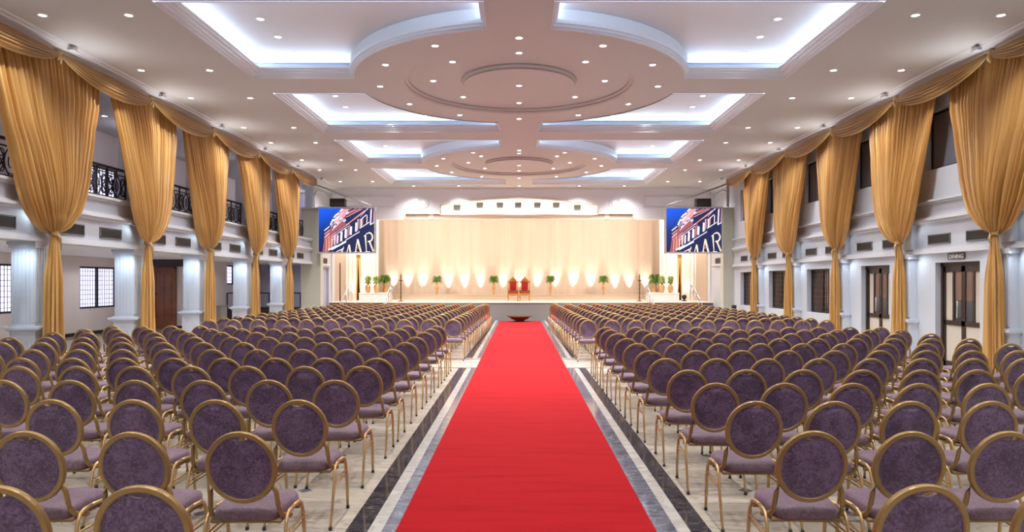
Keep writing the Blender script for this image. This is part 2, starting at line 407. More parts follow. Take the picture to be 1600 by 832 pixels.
# upper surfaces of coffers + walls of coffers
LIP = [(0, -.02), (.03, -.02), (.035, .01), (.07, .02), (.08, .045), (.12, .06), (.13, .09), (.18, .105), (.19, .13), (.22, .14), (.22, .165), (-.10, .165), (-.10, .34)]
for i, (sx, side, st, ap, poly) in enumerate(cof_polys):
    b = MB()
    ext = [(p[0], p[1]) for p in poly]
    xs = [p[0] for p in poly]; ys = [p[1] for p in poly]
    b.add([(min(xs)-.15, min(ys)-.15, ZU), (max(xs)+.15, min(ys)-.15, ZU), (max(xs)+.15, max(ys)+.15, ZU), (min(xs)-.15, max(ys)+.15, ZU)], [(0, 3, 2, 1)])
    # orientation: inward side
    d = Vector((st[1][0]-st[0][0], st[1][1]-st[0][1])); cx = sum(xs)/len(xs); cyy = (min(ys)+max(ys))/2
    nrm = Vector((-d.y, d.x)); sd = 1 if nrm.dot(Vector((cx-st[0][0], cyy-st[0][1]))) > 0 else -1
    b.sweep(st[:4], [(q, ZC+z) for q, z in LIP], side=sd)
    b.sweep([st[3], st[4]], [(q*.5, ZC+z) for q, z in LIP], side=sd)
    # dome edge: stepped moulding then a plain riser
    b.sweep(ap, [(0, ZC-.02), (.03, ZC-.02), (.035, ZC+.01), (.06, ZC+.03), (.06, ZC+.06), (.09, ZC+.08), (.10, ZC+.13), (.07, ZC+.15), (.07, ZU)], side=-1 if (sx*side > 0) == (True) else 1)
    struct(b.build('trim_%d' % (i+1), M['trim']))
    # LED strips lying on the ledge behind the lip
    for k in range(4):
        if k == 3: continue
        p, q = Vector(st[k]), Vector(st[k+1]); L = (q-p).length
        mid = (p+q)/2; dd = (q-p).normalized(); nn = Vector((-dd.y, dd.x))*sd
        pos = mid+nn*.05
        o = lamp('AREA', (pos.x, pos.y, ZC+.185), E_COVE*L, COL_COVE, 'cove_strip', size=L-.1, size_y=.04)
        zdir = -Vector((nn.x*.75, nn.y*.75, .65)).normalized()   # light points along -Z
        xdir = Vector((dd.x, dd.y, 0)); ydir = zdir.cross(xdir).normalized()
        o.matrix_world = Matrix.Translation(o.location) @ Matrix((xdir, ydir, zdir)).transposed().to_4x4()
    p, q = Vector(st[3]), Vector(st[4]); L = (q-p).length; dd = (q-p).normalized(); nn = Vector((-dd.y, dd.x))*sd
    pos = (p+q)/2+nn*.02
    o = lamp('AREA', (pos.x, pos.y, ZC+.185), E_COVE*L*.6, COL_COVE, 'cove_strip', size=L-.1, size_y=.04)
    zdir = -Vector((nn.x*.6, nn.y*.6, .8)).normalized(); xdir = Vector((dd.x, dd.y, 0)); ydir = zdir.cross(xdir).normalized()
    o.matrix_world = Matrix.Translation(o.location) @ Matrix((xdir, ydir, zdir)).transposed().to_4x4()

# cornices
CORN = [(.62, ZC+.001), (.60, ZC-.02), (.52, ZC-.02), (.50, ZC-.045), (.40, ZC-.05), (.30, ZC-.085), (.22, ZC-.10), (.20, ZC-.14), (.12, ZC-.15), (.10, ZC-.22), (0, ZC-.24)]
b = MB(); b.sweep([(WL, DB), (WL, DE)], CORN, side=-1); struct(b.build('trim_20', M['trim']))
b = MB(); b.sweep([(WR, DE), (WR, DB)], CORN, side=-1); struct(b.build('trim_21', M['trim']))

# ------------------------------------------------------------------ downlights
def downlight_proto():
    root = empty('downlight', (0, 0, 0), '', 'ceiling light')
    m = MB(); m.lathe([(.058, -.002), (.062, -.008), (.074, -.008), (.078, 0)], seg=20); m.build('trim_ring', M['lamptrim'], root)
    m = MB(); m.lathe([(.058, -.003), (.03, -.004), (0.0, -.004)], seg=20); m.build('lens', M['lampglow'], root)
    return root
dl0 = downlight_proto(); dl_used = []
def downlight(x, y, z, label, group, e=E_DOWN, col=COL_DOWN):
    o = dl0 if not dl_used else copy_tree(dl0)
    dl_used.append(o); o.location = (x, y, z); tag(o, label, 'ceiling light', group)
    lamp('SPOT', (x, y, z-.02), e, col, 'downlight_lamp', rot=(0, 0, 0), spot=math.radians(130), blend=.9, radius=.05)
for di, yc in enumerate(DISCS):
    nm = ('nearer', 'farther')[di]
    clock = ['three', 'two', 'one', 'twelve', 'eleven', 'ten', 'nine', 'eight', 'seven', 'six', 'five', 'four']
    for k in range(12):
        a = k*PI/6
        downlight(3.06*math.cos(a), yc+3.06*math.sin(a), ZC, f"round downlight on the outer ring of {nm} ceiling disc, at {clock[k]} o'clock", f'outer ring lights of the {nm} ceiling disc')
    dirs8 = ['right', 'far right', 'far side', 'far left', 'left', 'near left', 'near side', 'near right']
    for k in range(8):
        a = k*PI/4
        downlight(1.89*math.cos(a), yc+1.89*math.sin(a), ZC+.12, f'round downlight in the recessed ring of {nm} ceiling disc, {dirs8[k]}', f'recessed ring lights of the {nm} ceiling disc')
    downlight(0, yc, ZC+.015, f'single round downlight at the centre of the {nm} ceiling disc', 'centre lights of the ceiling discs', 20)
PD = [11.26, 14.2, 16.35, 19.5, 21.6, 24.7, 26.9, 30.0]
for xs, nm in ((-7.69, 'left wall'), (7.78, 'right wall')):
    for i, y in enumerate(PD):
        downlight(xs, y, ZC, f'round downlight in the ceiling row beside the {nm}, {ORD[i+1]} one from the camera', f'ceiling lights along the {nm}')
for xs, nm in ((-6.3, 'left'), (6.4, 'right')):
    for i, y in enumerate(PD):
        downlight(xs, y, ZC, f'round downlight in the row beside the {nm} coffers, {ORD[i+1]} from the camera', f'ceiling lights beside the {nm} coffers')
for sx, nm in ((-1, 'left'), (1, 'right')):
    for c, (off, ys) in enumerate([('first', [12.3, 13.2, 14.15]), ('third', [22.8, 23.85, 24.75])]):
        for i, y in enumerate(ys):
            downlight(sx*4.56, y, ZU, f'round downlight inside {off} lit coffer on the {nm}, {ORD[i+1]} along it', f'lights inside the {off} {nm} coffer')
    for c, (off, pts) in enumerate([('second', [(4.58, 17.4), (4.6, 18.5), (4.62, 19.4), (3.62, 19.55), (2.6, 19.45)]), ('fourth', [(4.7, 28.1), (4.72, 29.2), (4.75, 30.0), (3.7, 30.2), (2.65, 30.1)])]):
        for i, (x, y) in enumerate(pts):
            downlight(sx*x, y, ZU, f'round downlight inside {off} lit coffer on the {nm}, {ORD[i+1]} round its edge', f'lights inside the {off} {nm} coffer')
for i, x in enumerate([-4.75, -2.72, 0, 2.72, 4.75]):
    downlight(x, 31.45, ZC, f'round downlight close to the proscenium wall, {ORD[i+1]} from the left', 'ceiling lights before the proscenium')
# further fittings of the same kind over the seats nearest the camera (above the frame)
for i, y in enumerate([-3.0, 0.2, 3.4, 6.2, 8.9]):
    for j, x in enumerate([-7.69, -4.6, -1.6, 1.6, 4.6, 7.78]):
        downlight(x, y, ZC, f'round ceiling downlight above the near seats, {ORD[i+1]} row, {ORD[j+1]} from the left', 'ceiling lights above the near seats')

# ------------------------------------------------------------------ walls: right side
def arch_bits(): pass
# right wall with window and door openings: panels between openings
def wall_x(name, x0, x1, ya, yb, za, zb, openings, m):
    """wall in the YZ plane with rectangular openings (y0,y1,z0,z1), built as blocks"""
    b = MB(); ys = sorted(set([ya, yb]+[o[0] for o in openings]+[o[1] for o in openings]))
    for a, c in zip(ys[:-1], ys[1:]):
        mid = (a+c)/2; ops = sorted([o for o in openings if o[0] < mid < o[1]], key=lambda o: o[2]); z = za
        for o in ops:
            if o[2] > z+.001: b.box(x0, x1, a, c, z, o[2])
            z = o[3]
        if zb > z+.001: b.box(x0, x1, a, c, z, zb)
    return struct(b.build(name, m))
R_WIN = [(20.1, 21.7, .85, 2.17), (23.4, 25.0, .85, 2.17), (26.7, 28.2, .85, 2.17)]
R_DOOR = [(13.55, 15.0, 0, 2.2), (16.85, 18.25, 0, 2.2)]
R_UP = [(a+.55, c-.55, 4.22, 5.47) for a, c in zip(KNOTS[:-1], KNOTS[1:])]
wall_x('wall_right', WR, WR+.3, DB, 38.4, 0, ZC+.4, R_WIN+R_DOOR+R_UP, M['wall'])
b = MB()
for (q, za, zb) in ((.10, 2.40, 2.46), (.06, 2.46, 2.52), (.12, 3.12, 3.17), (.07, 3.06, 3.12), (.05, 3.17, 3.21), (.10, 3.52, 3.56), (.05, 3.48, 3.52)):
    b.box(WR-q, WR+.01, DB, 29.0, za, zb)
struct(b.build('trim_22', M['trim']))
wn = 1
def make_pane_window(kind, y0, y1, z0, z1, xin, sgn):
    pass
def upper_window(o, n):
    y0, y1, z0, z1 = o
    f = MB(); x = WR+.12
    for (a, c, d, e) in ((y0, y1, z0, z0+.05), (y0, y1, z1-.05, z1), (y0, y0+.05, z0, z1), (y1-.05, y1, z0, z1), ((y0+y1)/2-.025, (y0+y1)/2+.025, z0, z1)):
        f.box(x, x+.06, a, c, d, e)
    r = struct(f.build('window_%d' % n, M['dark'], origin=(x, (y0+y1)/2, z0)))
    g = MB(); g.box(x+.02, x+.035, y0+.05, y1-.05, z0+.05, z1-.05); p = g.build('pane', M['upglass'], origin=(x, (y0+y1)/2, z0)); p.parent = r; p.location = (0, 0, 0)
for o in R_UP: upper_window(o, wn); wn += 1
def grille_window(n, y0, y1, z0, z1, x, sg, pane_mat, frame_w=.06):
    """barred window in a side wall; sg: +1 the outside lies at +x"""
    f = MB(); O = (x, (y0+y1)/2, z0)
    for (a, c, d, e) in ((y0, y1, z0, z0+frame_w), (y0, y1, z1-frame_w, z1), (y0, y0+frame_w, z0, z1), (y1-frame_w, y1, z0, z1), ((y0+y1)/2-.05, (y0+y1)/2+.05, z0, z1)):
        f.box(x, x+sg*.07, a, c, d, e)
    r = struct(f.build('window_%d' % n, M['dark'], origin=O))
    g = MB()
    k = int((y1-y0)/.13)
    for i in range(1, k): yy = y0+(y1-y0)*i/k; g.box(x-sg*.004, x+sg*.010, yy-.008, yy+.008, z0, z1)
    k = int((z1-z0)/.15)
    for i in range(1, k): zz = z0+(z1-z0)*i/k; g.box(x-sg*.006, x+sg*.008, y0, y1, zz-.008, zz+.008)
    q = g.build('grille', M['dark'], origin=O); q.parent = r; q.location = (0, 0, 0)
    g = MB(); g.box(x+sg*.035, x+sg*.045, y0+.03, y1-.03, z0+.03, z1-.03)
    q = g.build('pane', pane_mat, origin=O); q.parent = r; q.location = (0, 0, 0)
    return r
for o in R_WIN: grille_window(wn, *o, WR+.14, 1, M['brownglass']); wn += 1
# dining room doors
dn = 1
for (y0, y1, z0, z1) in R_DOOR:
    x = WR+.12; O = (x, (y0+y1)/2, 0)
    f = MB(); f.box(x, x+.1, y0, y0+.07, 0, z1); f.box(x, x+.1, y1-.07, y1, 0, z1); f.box(x, x+.1, y0, y1, z1-.08, z1)
    r = struct(f.build('door_%d' % dn, M['brownframe'], origin=O)); dn += 1
    ym = (y0+y1)/2
    for (a, c) in ((y0+.07, ym), (ym, y1-.07)):
        l = MB(); w = .06
        l.box(x+.02, x+.07, a, a+w, 0, z1-.08); l.box(x+.02, x+.07, c-w, c, 0, z1-.08)
        l.box(x+.02, x+.07, a, c, z1-.2, z1-.08); l.box(x+.02, x+.07, a, c, .0, .12); l.box(x+.02, x+.07, a, c, .88, .98)
        mid = (a+c)/2
        l.box(x+.02, x+.07, mid-.03, mid+.03, .98, z1-.2)
        q = l.build('door_leaf', M['brownframe'], origin=O); q.parent = r; q.location = (0, 0, 0)
        g = MB(); g.box(x+.04, x+.05, a+w, c-w, .12, .88, 0)
        outer = (a+w, mid-.03) if a < ym-.1 and c <= ym+.01 else (mid+.03, c-w)
        inner = (mid+.03, c-w) if outer[0] < mid-.02 else (a+w, mid-.03)
        g.box(x+.04, x+.05, *outer, .98, z1-.2, 0); g.box(x+.04, x+.05, *inner, 1.4, z1-.2, 1); g.box(x+.04, x+.05, *inner, .98, 1.4, 2)
        p = g.build('glass_panel', [M['frost'], M['brownglass'], M['greyglass']], parent=q, origin=O); p.location = (0, 0, 0)
    h = MB(); h.tube([(x+.02, ym+.09, 1.05), (x-.05, ym+.09, 1.05), (x-.05, ym+.09, 1.4), (x+.02, ym+.09, 1.4)], .012)
    h.build('door_handle', M['steel'], parent=r, origin=O)
# what lies behind the right-hand openings: a plain dim room
b = MB(); b.box(WR+3, WR+3.2, DB, 33, 0, 6.4); b.box(WR+.3, WR+3.2, DB, 33, 2.9, 3.0); b.box(WR+.3, WR+3.2, 32.8, 33, 0, 6.4); b.box(WR+.3, WR+3.2, DB, DB+.2, 0, 6.4); b.box(WR+.3, WR+3.2, DB, 33, 6.4, 6.5); b.box(WR+.3, WR+3.2, DB, 33, -.1, 0)
struct(b.build('wall_dining', M['shell']))
# pilasters on the right wall
for i, y in enumerate(KNOTS[:-1]):
    b = MB(); b.box(WR-.16, WR+.02, y-.22, y+.22, .95, 2.40)
    for k in range(5):
        yy = y-.17+k*.085; b.box(WR-.175, WR-.16, yy-.025, yy+.025, 1.0, 2.30)
    b.box(WR-.2, WR+.02, y-.26, y+.26, 0, .88); b.box(WR-.25, WR+.02, y-.31, y+.31, .88, .95); b.box(WR-.22, WR+.02, y-.27, y+.27, .82, .88)
    b.box(WR-.20, WR+.02, y-.26, y+.26, 2.30, 2.40); b.box(WR-.12, WR+.02, y-.2, y+.2, 2.52, 3.06); b.box(WR-.12, WR+.02, y-.2, y+.2, 3.56, 5.9)
    struct(b.build('pilaster_%d' % (i+1), M['column']))

# ------------------------------------------------------------------ vents
def vent(x, sg, y0, y1, z0, z1, label, group):
    """louvred grille on a wall; sg = +1 when it faces +x"""
    O = (x, (y0+y1)/2, z0); e = empty('air_vent', O, label, 'air vent', group)
    f = MB(); t = .02
    for (a, c, d, g) in ((y0, y1, z0, z0+t), (y0, y1, z1-t, z1), (y0, y0+t, z0, z1), (y1-t, y1, z0, z1)): f.box(x, x+sg*.025, a, c, d, g)
    f.build('vent_frame', M['ventf'], e, O)
    s = MB(); n = 8
    for i in range(n): zz = z0+t+(z1-z0-2*t)*(i+.5)/n; s.box(x+sg*.004, x+sg*.018, y0+t, y1-t, zz-.007, zz+.006)
    s.box(x+.0*sg, x+sg*.004, y0+t, y1-t, z0+t, z1-t)
    s.build('louvres', M['vent'], e, O)
bayname = ['nearest bay', 'second bay', 'third bay', 'fourth bay', 'fifth bay', 'last bay']
for i, (a, c) in enumerate(zip(KNOTS[:-1], KNOTS[1:])):
    for j, y in enumerate((a+.85, c-1.05)):
        q = ('nearer', 'farther')[j]
        vent(-8.70, 1, y-.39, y+.39, 2.70, 2.93, f'dark louvred vent on the balcony beam, {q} of two in its {bayname[i]}', 'vents on the left balcony beam')
        vent(WR, -1, y-.39, y+.39, 2.60, 2.81, f'dark louvred vent on the right wall, {q} of two in its {bayname[i]}', 'vents on the right wall')
# door sign
O = (WR, 14.25, 2.27); e = empty('dining_sign', O, 'small dark sign reading DINING above the nearer brown double door', 'sign')
b = MB(); b.prism([(13.98, 2.27), (14.00, 2.25), (14.52, 2.25), (14.54, 2.27), (14.54, 2.37), (14.52, 2.39), (14.00, 2.39), (13.98, 2.37)], 'x', WR-.02, WR-.001); b.build('sign_board', mat('sign_grey', (.05, .06, .065), .4), e, O)
def text_mesh(txt, size, ext=.002):
    cu = bpy.data.curves.new('t', 'FONT'); cu.body = txt; cu.size = size; cu.extrude = ext; cu.offset = size*.02
    o = bpy.data.objects.new('t', cu); C.objects.link(o); dg = bpy.context.evaluated_depsgraph_get(); dg.update()
    me = bpy.data.meshes.new_from_object(o.evaluated_get(dg)); bpy.data.objects.remove(o); bpy.data.curves.remove(cu)
    return me
me = text_mesh('DINING', .125); me.materials.clear(); me.materials.append(M['white'])
xs = [v.co.x for v in me.vertices]; wd = max(xs)-min(xs)
t = bpy.data.objects.new('lettering', me); C.objects.link(t); t.parent = e
# reads along -y (towards the camera), facing -x
t.rotation_euler = (PI/2, 0, -PI/2); t.location = (-.024, wd/2*(.46/wd)+.01, .005); t.scale = (.46/wd, .9, 1)

# ------------------------------------------------------------------ left side: colonnade, beam, gallery, aisle
b = MB()
b.box(-9.10, -8.70, DB, 29.5, 2.52, 3.52)
struct(b.build('wall_left_beam', M['wall']))
b = MB()
for (q, za, zb) in ((.10, 2.52, 2.58), (.06, 2.58, 2.63), (.12, 3.12, 3.17), (.07, 3.06, 3.12), (.05, 3.17, 3.21), (.10, 3.52, 3.57), (.05, 3.47, 3.52)):
    b.box(-8.72, -8.70+q, DB, 29.2, za, zb)
struct(b.build('trim_23', M['trim']))
b = MB(); b.box(-11.7, -9.10, DB, 33, 3.30, 3.45); b.box(-14.8, -11.7, DB, 34.3, 2.62, 3.2); b.box(-11.7, -9.1, DB, 34.3, 2.62, 3.30)
struct(b.build('floor_gallery', M['white']))
for i, y in enumerate(KNOTS[:-1]):
    b = MB(); x0, x1 = COLX0, COLX1
    b.box(x0, x1, y-.2, y+.2, 1.02, 2.46)
    n = 6
    for k in range(n):   # flutes: raised ribs on the faces
        xx = x0+.035+(x1-x0-.07)*k/(n-1)
        b.box(xx-.018, xx+.018, y-.212, y-.2, 1.06, 2.38)
        yy = y-.165+.33*k/(n-1); b.box(x1, x1+.012, yy-.018, yy+.018, 1.06, 2.38)
    b.box(x0-.03, x1+.03, y-.23, y+.23, 2.40, 2.46); b.box(x0-.05, x1+.05, y-.25, y+.25, 2.46, 2.52)
    b.box(x0-.02, x1+.02, y-.22, y+.22, 0, .90); b.box(x0-.10, x1+.10, y-.30, y+.30, .94, .985); b.box(x0-.06, x1+.06, y-.26, y+.26, .90, .94)
    b.box(x0-.03, x1+.03, y-.23, y+.23, .985, 1.02); b.box(x0-.05, x1+.05, y-.25, y+.25, 0, .12)
    # arched panel on the pedestal front
    cx = (x0+x1)/2
    for (yy, ax) in ((y-.222, 'f'),):
        pts = [(cx-.13, yy, .2)]+[(cx+.13*math.cos(a), yy, .62+.16*math.sin(a)) for a in [PI-PI*k/10 for k in range(11)]]+[(cx+.13, yy, .2)]
        b.tube(pts, .012, 6)
    b.box(x0+.05, x1-.02, y-.16, y+.16, 3.57, ZC)
    struct(b.build('pillar_%d' % (i+1), M['column']))
# upper left wall strip above the gallery opening and gallery shell
b = MB(); b.box(-9.1, -8.70, DB, 29.5, 5.85, ZC+.3); struct(b.build('wall_left', M['wall']))
G_WIN = [(18.35, 20.3, 4.0, 5.0)]
wall_x('wall_gallery', -11.8, -11.6, DB, 33.2, 3.45, ZC+.3, G_WIN, M['aisle'])
b = MB(); b.box(-11.8, -8.6, DB, 33, 5.95, 6.2); struct(b.build('ceiling_gallery', M['ceil']))
b = MB(); b.box(-11.8, -8.95, 33.0, 33.2, 3.3, 6.3); struct(b.build('wall_gallery_end', M['aisle']))
grille_window(wn, *G_WIN[0], -11.7, -1, M['glass'], .05); wn += 1
# gallery end window (frontal)
def frontal_window(n, x0, x1, z0, z1, y, m, nb=3, nz=3):
    O = ((x0+x1)/2, y, z0); f = MB(); t = .04
    for (a, c, d, e2) in ((x0, x1, z0, z0+t), (x0, x1, z1-t, z1), (x0, x0+t, z0, z1), (x1-t, x1, z0, z1)): f.box(a, c, y, y+.05, d, e2)
    for i in range(1, nb): xx = x0+(x1-x0)*i/nb; f.box(xx-.015, xx+.015, y, y+.04, z0, z1)
    for i in range(1, nz): zz = z0+(z1-z0)*i/nz; f.box(x0, x1, y, y+.04, zz-.015, zz+.015)
    r = struct(f.build('window_%d' % n, M['trim'], origin=O))
    g = MB(); g.box(x0+t, x1-t, y+.02, y+.03, z0+t, z1-t); g.build('pane', m, parent=r, origin=O)
frontal_window(wn, -10.6, -9.5, 4.3, 5.7, 32.9, M['lilacglass'], 2, 3); wn += 1
# aisle back wall with windows
A_WIN = [(19.4, 21.3, .88, 2.3), (23.1, 25.3, .88, 2.3), (13.6, 15.6, .88, 2.3)]
wall_x('wall_aisle', -14.75, -14.55, DB, 26.5, 0, 2.7, A_WIN, M['aisle'])
for o in A_WIN: grille_window(wn, *o, -14.62, -1, M['glass']); wn += 1
b = MB(); b.box(-14.75, -12.6, 26.5, 26.7, 0, 2.7); struct(b.build('wall_aisle_return', M['aisle']))
wall_x('wall_aisle_far', -12.8, -12.6, 26.7, 34.2, 0, 2.7, [(30.1, 31.9, 1.66, 2.5)], M['aisle'])
grille_window(wn, 30.1, 31.9, 1.66, 2.5, -12.68, -1, M['glass']); wn += 1
b = MB(); b.box(-12.8, WL, 34.0, 34.2, 0, 2.7); struct(b.build('wall_aisle_end', M['lilacglass']))
b = MB(); b.box(-14.55, -14.53, DB, 26.5, 0, .11); b.box(-14.55, -12.6, 26.48, 26.5, 0, .11); struct(b.build('baseboard_left', M['dark']))
# teak double door in the short frontal wall of the aisle
O = (-13.75, 26.44, 0); f = MB(); f.box(-14.5, -14.42, 26.40, 26.5, 0, 2.33); f.box(-13.08, -13.0, 26.40, 26.5, 0, 2.33); f.box(-14.5, -13.0, 26.40, 26.5, 2.27, 2.35)
r = struct(f.build('door_%d' % dn, M['wood'], origin=O)); dn += 1
for (a, c) in ((-14.42, -13.75), (-13.75, -13.08)):
    l = MB(); l.box(a+.005, c-.005, 26.43, 26.48, 0, 2.27)
    for (pa, pc) in ((a+.08, (a+c)/2-.03), ((a+c)/2+.03, c-.08)):
        for (za, zb) in ((.15, .95), (1.15, 2.0)):
            w = (pc-pa)/2; pts = [(pa, za), (pc, za), (pc, zb)]+[((pa+pc)/2+w*math.cos(t_), zb+w*math.sin(t_)) for t_ in [PI*k/8 for k in range(1, 8)]]+[(pa, zb)]
            l.prism(pts, 'y', 26.415, 26.43)
    l.build('door_leaf', M['wood'], parent=r, origin=O)
h = MB(); h.tube([(-13.83, 26.40, 1.12), (-13.83, 26.36, 1.10), (-13.83, 26.36, .98), (-13.83, 26.40, .96)], .015); h.box(-13.95, -13.70, 26.39, 26.41, 1.3, 1.34); h.build('door_handle', M['dark'], parent=r, origin=O)
# dark curtain track box above the teak door
b = MB(); b.box(-14.4, -12.55, 26.1, 26.42, 2.38, 2.60); b.box(-14.42, -12.53, 26.08, 26.43, 2.36, 2.39); b.box(-12.56, -12.53, 26.08, 26.43, 2.36, 2.61)
tag(b.build('air_curtain', M['brownpanel'], origin=(-13.4, 26.3, 2.36)), 'long dark box mounted above the brown wooden aisle door', 'air curtain')
# low glazed partitions
def partition(x0, x1, y, nb, label):
    O = ((x0+x1)/2, y, 0); e = empty('glazed_partition', O, label, 'partition', 'low glazed partitions in the left aisle')
    f = MB(); f.box(x0, x1, y-.03, y+.03, 1.27, 1.32); f.box(x0, x1, y-.03, y+.03, .64, .69)
    for i in range(nb+1): xx = x0+(x1-x0)*i/nb; f.box(xx-.02, xx+.02, y-.025, y+.025, 0, 1.3)
    f.build('frame', M['dark'], e, O)
    g = MB(); g.box(x0, x1, y-.02, y+.02, 0, .66); g.build('lower_panel', M['brownpanel'], e, O)
    g = MB(); g.box(x0, x1, y-.004, y+.004, .68, 1.28); g.build('glass_panel', M['glass'], e, O)
partition(-12.55, -11.9, 26.3, 1, 'short dark framed partition standing beside the wooden aisle door')
partition(-12.55, -8.95, 30.0, 8, 'long dark framed glass partition across the far end of aisle')
b = MB(); b.box(-12.25, -11.8, 27.6, 28.2, .02, .80); b.box(-12.28, -11.77, 27.57, 28.23, .80, .83); b.box(-12.03, -12.02, 27.59, 27.6, .1, .75)
tag(b.build('cabinet', M['shelf'], origin=(-12, 27.9, 0)), 'small pale grey cabinet in the left aisle before the glass partition', 'cabinet')
# gallery railings, one per bay
def rail_unit(m, y, w, z0, z1, x):
    yc = y+w/2; zc = (z0+z1)/2; h = (z1-z0)/2
    def P(a, z): return (x, a, z)
    def ring(cy_, cz_, ry, rz, a0=0, a1=2*PI, n=12):
        m.tube([P(cy_+ry*math.cos(a0+(a1-a0)*k/n), cz_+rz*math.sin(a0+(a1-a0)*k/n)) for k in range(n+1)], .011, 5, caps=False)
    ring(yc, zc, w*.20, h*.9); ring(yc, zc, w*.07, h*.45); 
    for s in (-1, 1):
        ring(yc+s*w*.42, zc, w*.20, h*.85, 0, 2*PI)
        ring(yc+s*w*.30, zc+h*.55, w*.09, h*.28); ring(yc+s*w*.30, zc-h*.55, w*.09, h*.28)
        m.tube([P(yc+s*w*.5, z0), P(yc+s*w*.32, zc-h*.3), P(yc+s*w*.22, zc+h*.3), P(yc+s*w*.05, z1)], .011, 5)
        m.tube([P(yc+s*w*.5, z1), P(yc+s*w*.36, zc+h*.25), P(yc+s*w*.22, zc-h*.35), P(yc+s*w*.05, z0)], .011, 5)
for i, (a, c) in enumerate(zip(KNOTS[:-1], KNOTS[1:])):
    x = -8.86; y0, y1 = a+.18, c-.18; O = (x, (y0+y1)/2, 3.52)
    e = empty('balcony_railing', O, f'ornate black wrought iron balcony railing in the {bayname[i]} of the gallery', 'railing', 'gallery railings')
    m = MB(); m.box(x-.03, x+.03, y0, y1, 4.24, 4.29); m.build('handrail', M['dark'], e, O)
    m = MB(); m.box(x-.012, x+.012, y0, y1, 4.13, 4.155); m.box(x-.012, x+.012, y0, y1, 3.62, 3.645)
    n = 4
    for k in range(n+1): yy = y0+.02+(y1-y0-.04)*k/n; m.box(x-.015, x+.015, yy-.015, yy+.015, 3.52, 4.25)
    for k in range(1, 24): yy = y0+(y1-y0)*k/24; (m.box(x-.01, x+.01, yy-.01, yy+.01, 4.155, 4.24) if k % 3 == 0 else m.box(x-.01, x+.01, yy-.01, yy+.01, 3.52, 3.62) if k % 3 == 1 else None)
    m.build('bars', M['dark'], e, O)
    m = MB(); w = (y1-y0)/4
    for k in range(4): rail_unit(m, y0+w*k, w, 3.645, 4.13, x)
    m.build('scrollwork', M['dark'], e, O)

# side wall stretch beside the stage (both sides), rear wall
wall_x('wall_left_stage', WL-.3, WL, 29.5, 33.15, 0, ZC+.4, [(30.85, 32.1, 0, 2.42)], M['wall'])
b = MB(); b.box(WL-.3, WL, 33.15, 38.4, 0, ZC+1.2); struct(b.build('wall_left_wing', M['taupe']))
b = MB(); b.box(WR-.02, WR, 33.15, 38.4, 0, ZC+1.2); struct(b.build('wall_right_wing', M['taupe']))
b = MB(); b.box(-15, WR+.3, DB-.2, DB, -.1, ZC+.4); struct(b.build('wall_rear', M['wall']))
b = MB(); b.box(WL-.3, WR+.3, 38.4, 38.6, 0, 7.5); struct(b.build('wall_stage_back', M['cream']))
b = MB(); b.box(WL-.3, WR+.3, 32.4, 38.6, 6.6, 6.8); struct(b.build('ceiling_stage', M['cream']))
b = MB(); b.box(-15.1, WR+.4, DB-.2, 39, -.3, -.1); struct(b.build('ground', M['shell']))
# sage pilasters at the ends of the side walls + a lilac hanging in the left side doorway
for nm, x0, x1 in (('left', WL-.35, -8.28), ('right', 8.52, WR+.1)):
    b = MB(); b.box(x0, x1, 29.1, 29.5, 0, 4.80); b.box(x0-.0, x1+(.05 if nm == 'left' else 0), 29.05, 29.5, 4.80, 4.88)
    if nm == 'right': b.box(x0-.05, x0, 29.05, 29.5, 4.80, 4.88)
    for z in (.9, 2.55, 3.6): b.box(x0-(.006 if nm == 'right' else 0), x1+(.006 if nm == 'left' else 0), 29.09, 29.1, z, z+.015)
    struct(b.build('column_%s' % nm, M['pilaster']))
m = MB(); vs = []; fs = []; n = 60
for i in range(n+1):
    y = 30.87+1.2*i/n; x = WL-.12+.03*math.sin(i*.95)
    vs += [(x, y, .03), (x, y, 2.40)]
for i in range(n): fs.append((2*i, 2*i+2, 2*i+3, 2*i+1))
m.add(vs, fs, 0, True)
tag(m.build('doorway_curtain', M['lilac'], origin=(WL-.12, 31.5, 0)), 'pale lilac curtain hanging in the doorway left of the stage', 'curtain')
b = MB(); b.box(-9.2, -9.1, 30.6, 32.4, 0, 2.7); struct(b.build('wall_doorway_back', M['lilacglass']))
vent(WL, 1, 31.0, 31.75, 2.60, 2.85, 'small dark vent above the lilac curtained doorway left of stage', 'vents beside the stage')
vent(WR, -1, 31.0, 31.75, 2.60, 2.85, 'small dark vent on the wall right of stage above the stairs', 'vents beside the stage')
for sgn, X in ((1, WL), (-1, WR)):
    b = MB()
    pts = [(X+sgn*.02, 29.75, 4.95), (X+sgn*.02, 29.75, 5.35)]+[(X+sgn*.02, 30.75-1.0*math.cos(a), 5.35+.42*math.sin(a)) for a in [PI*k/14 for k in range(1, 14)]]+[(X+sgn*.02, 31.75, 5.35), (X+sgn*.02, 31.75, 4.95)]
    b.tube(pts, .03, 6, closed=True); b.box(X, X+sgn*.06, 29.5, 32.2, 2.50, 2.58)
    b.box(X, X+sgn*.05, 32.5, 32.62, 0.83, 4.6)
    struct(b.build('trim_%d' % (24 if sgn > 0 else 25), M['trim']))

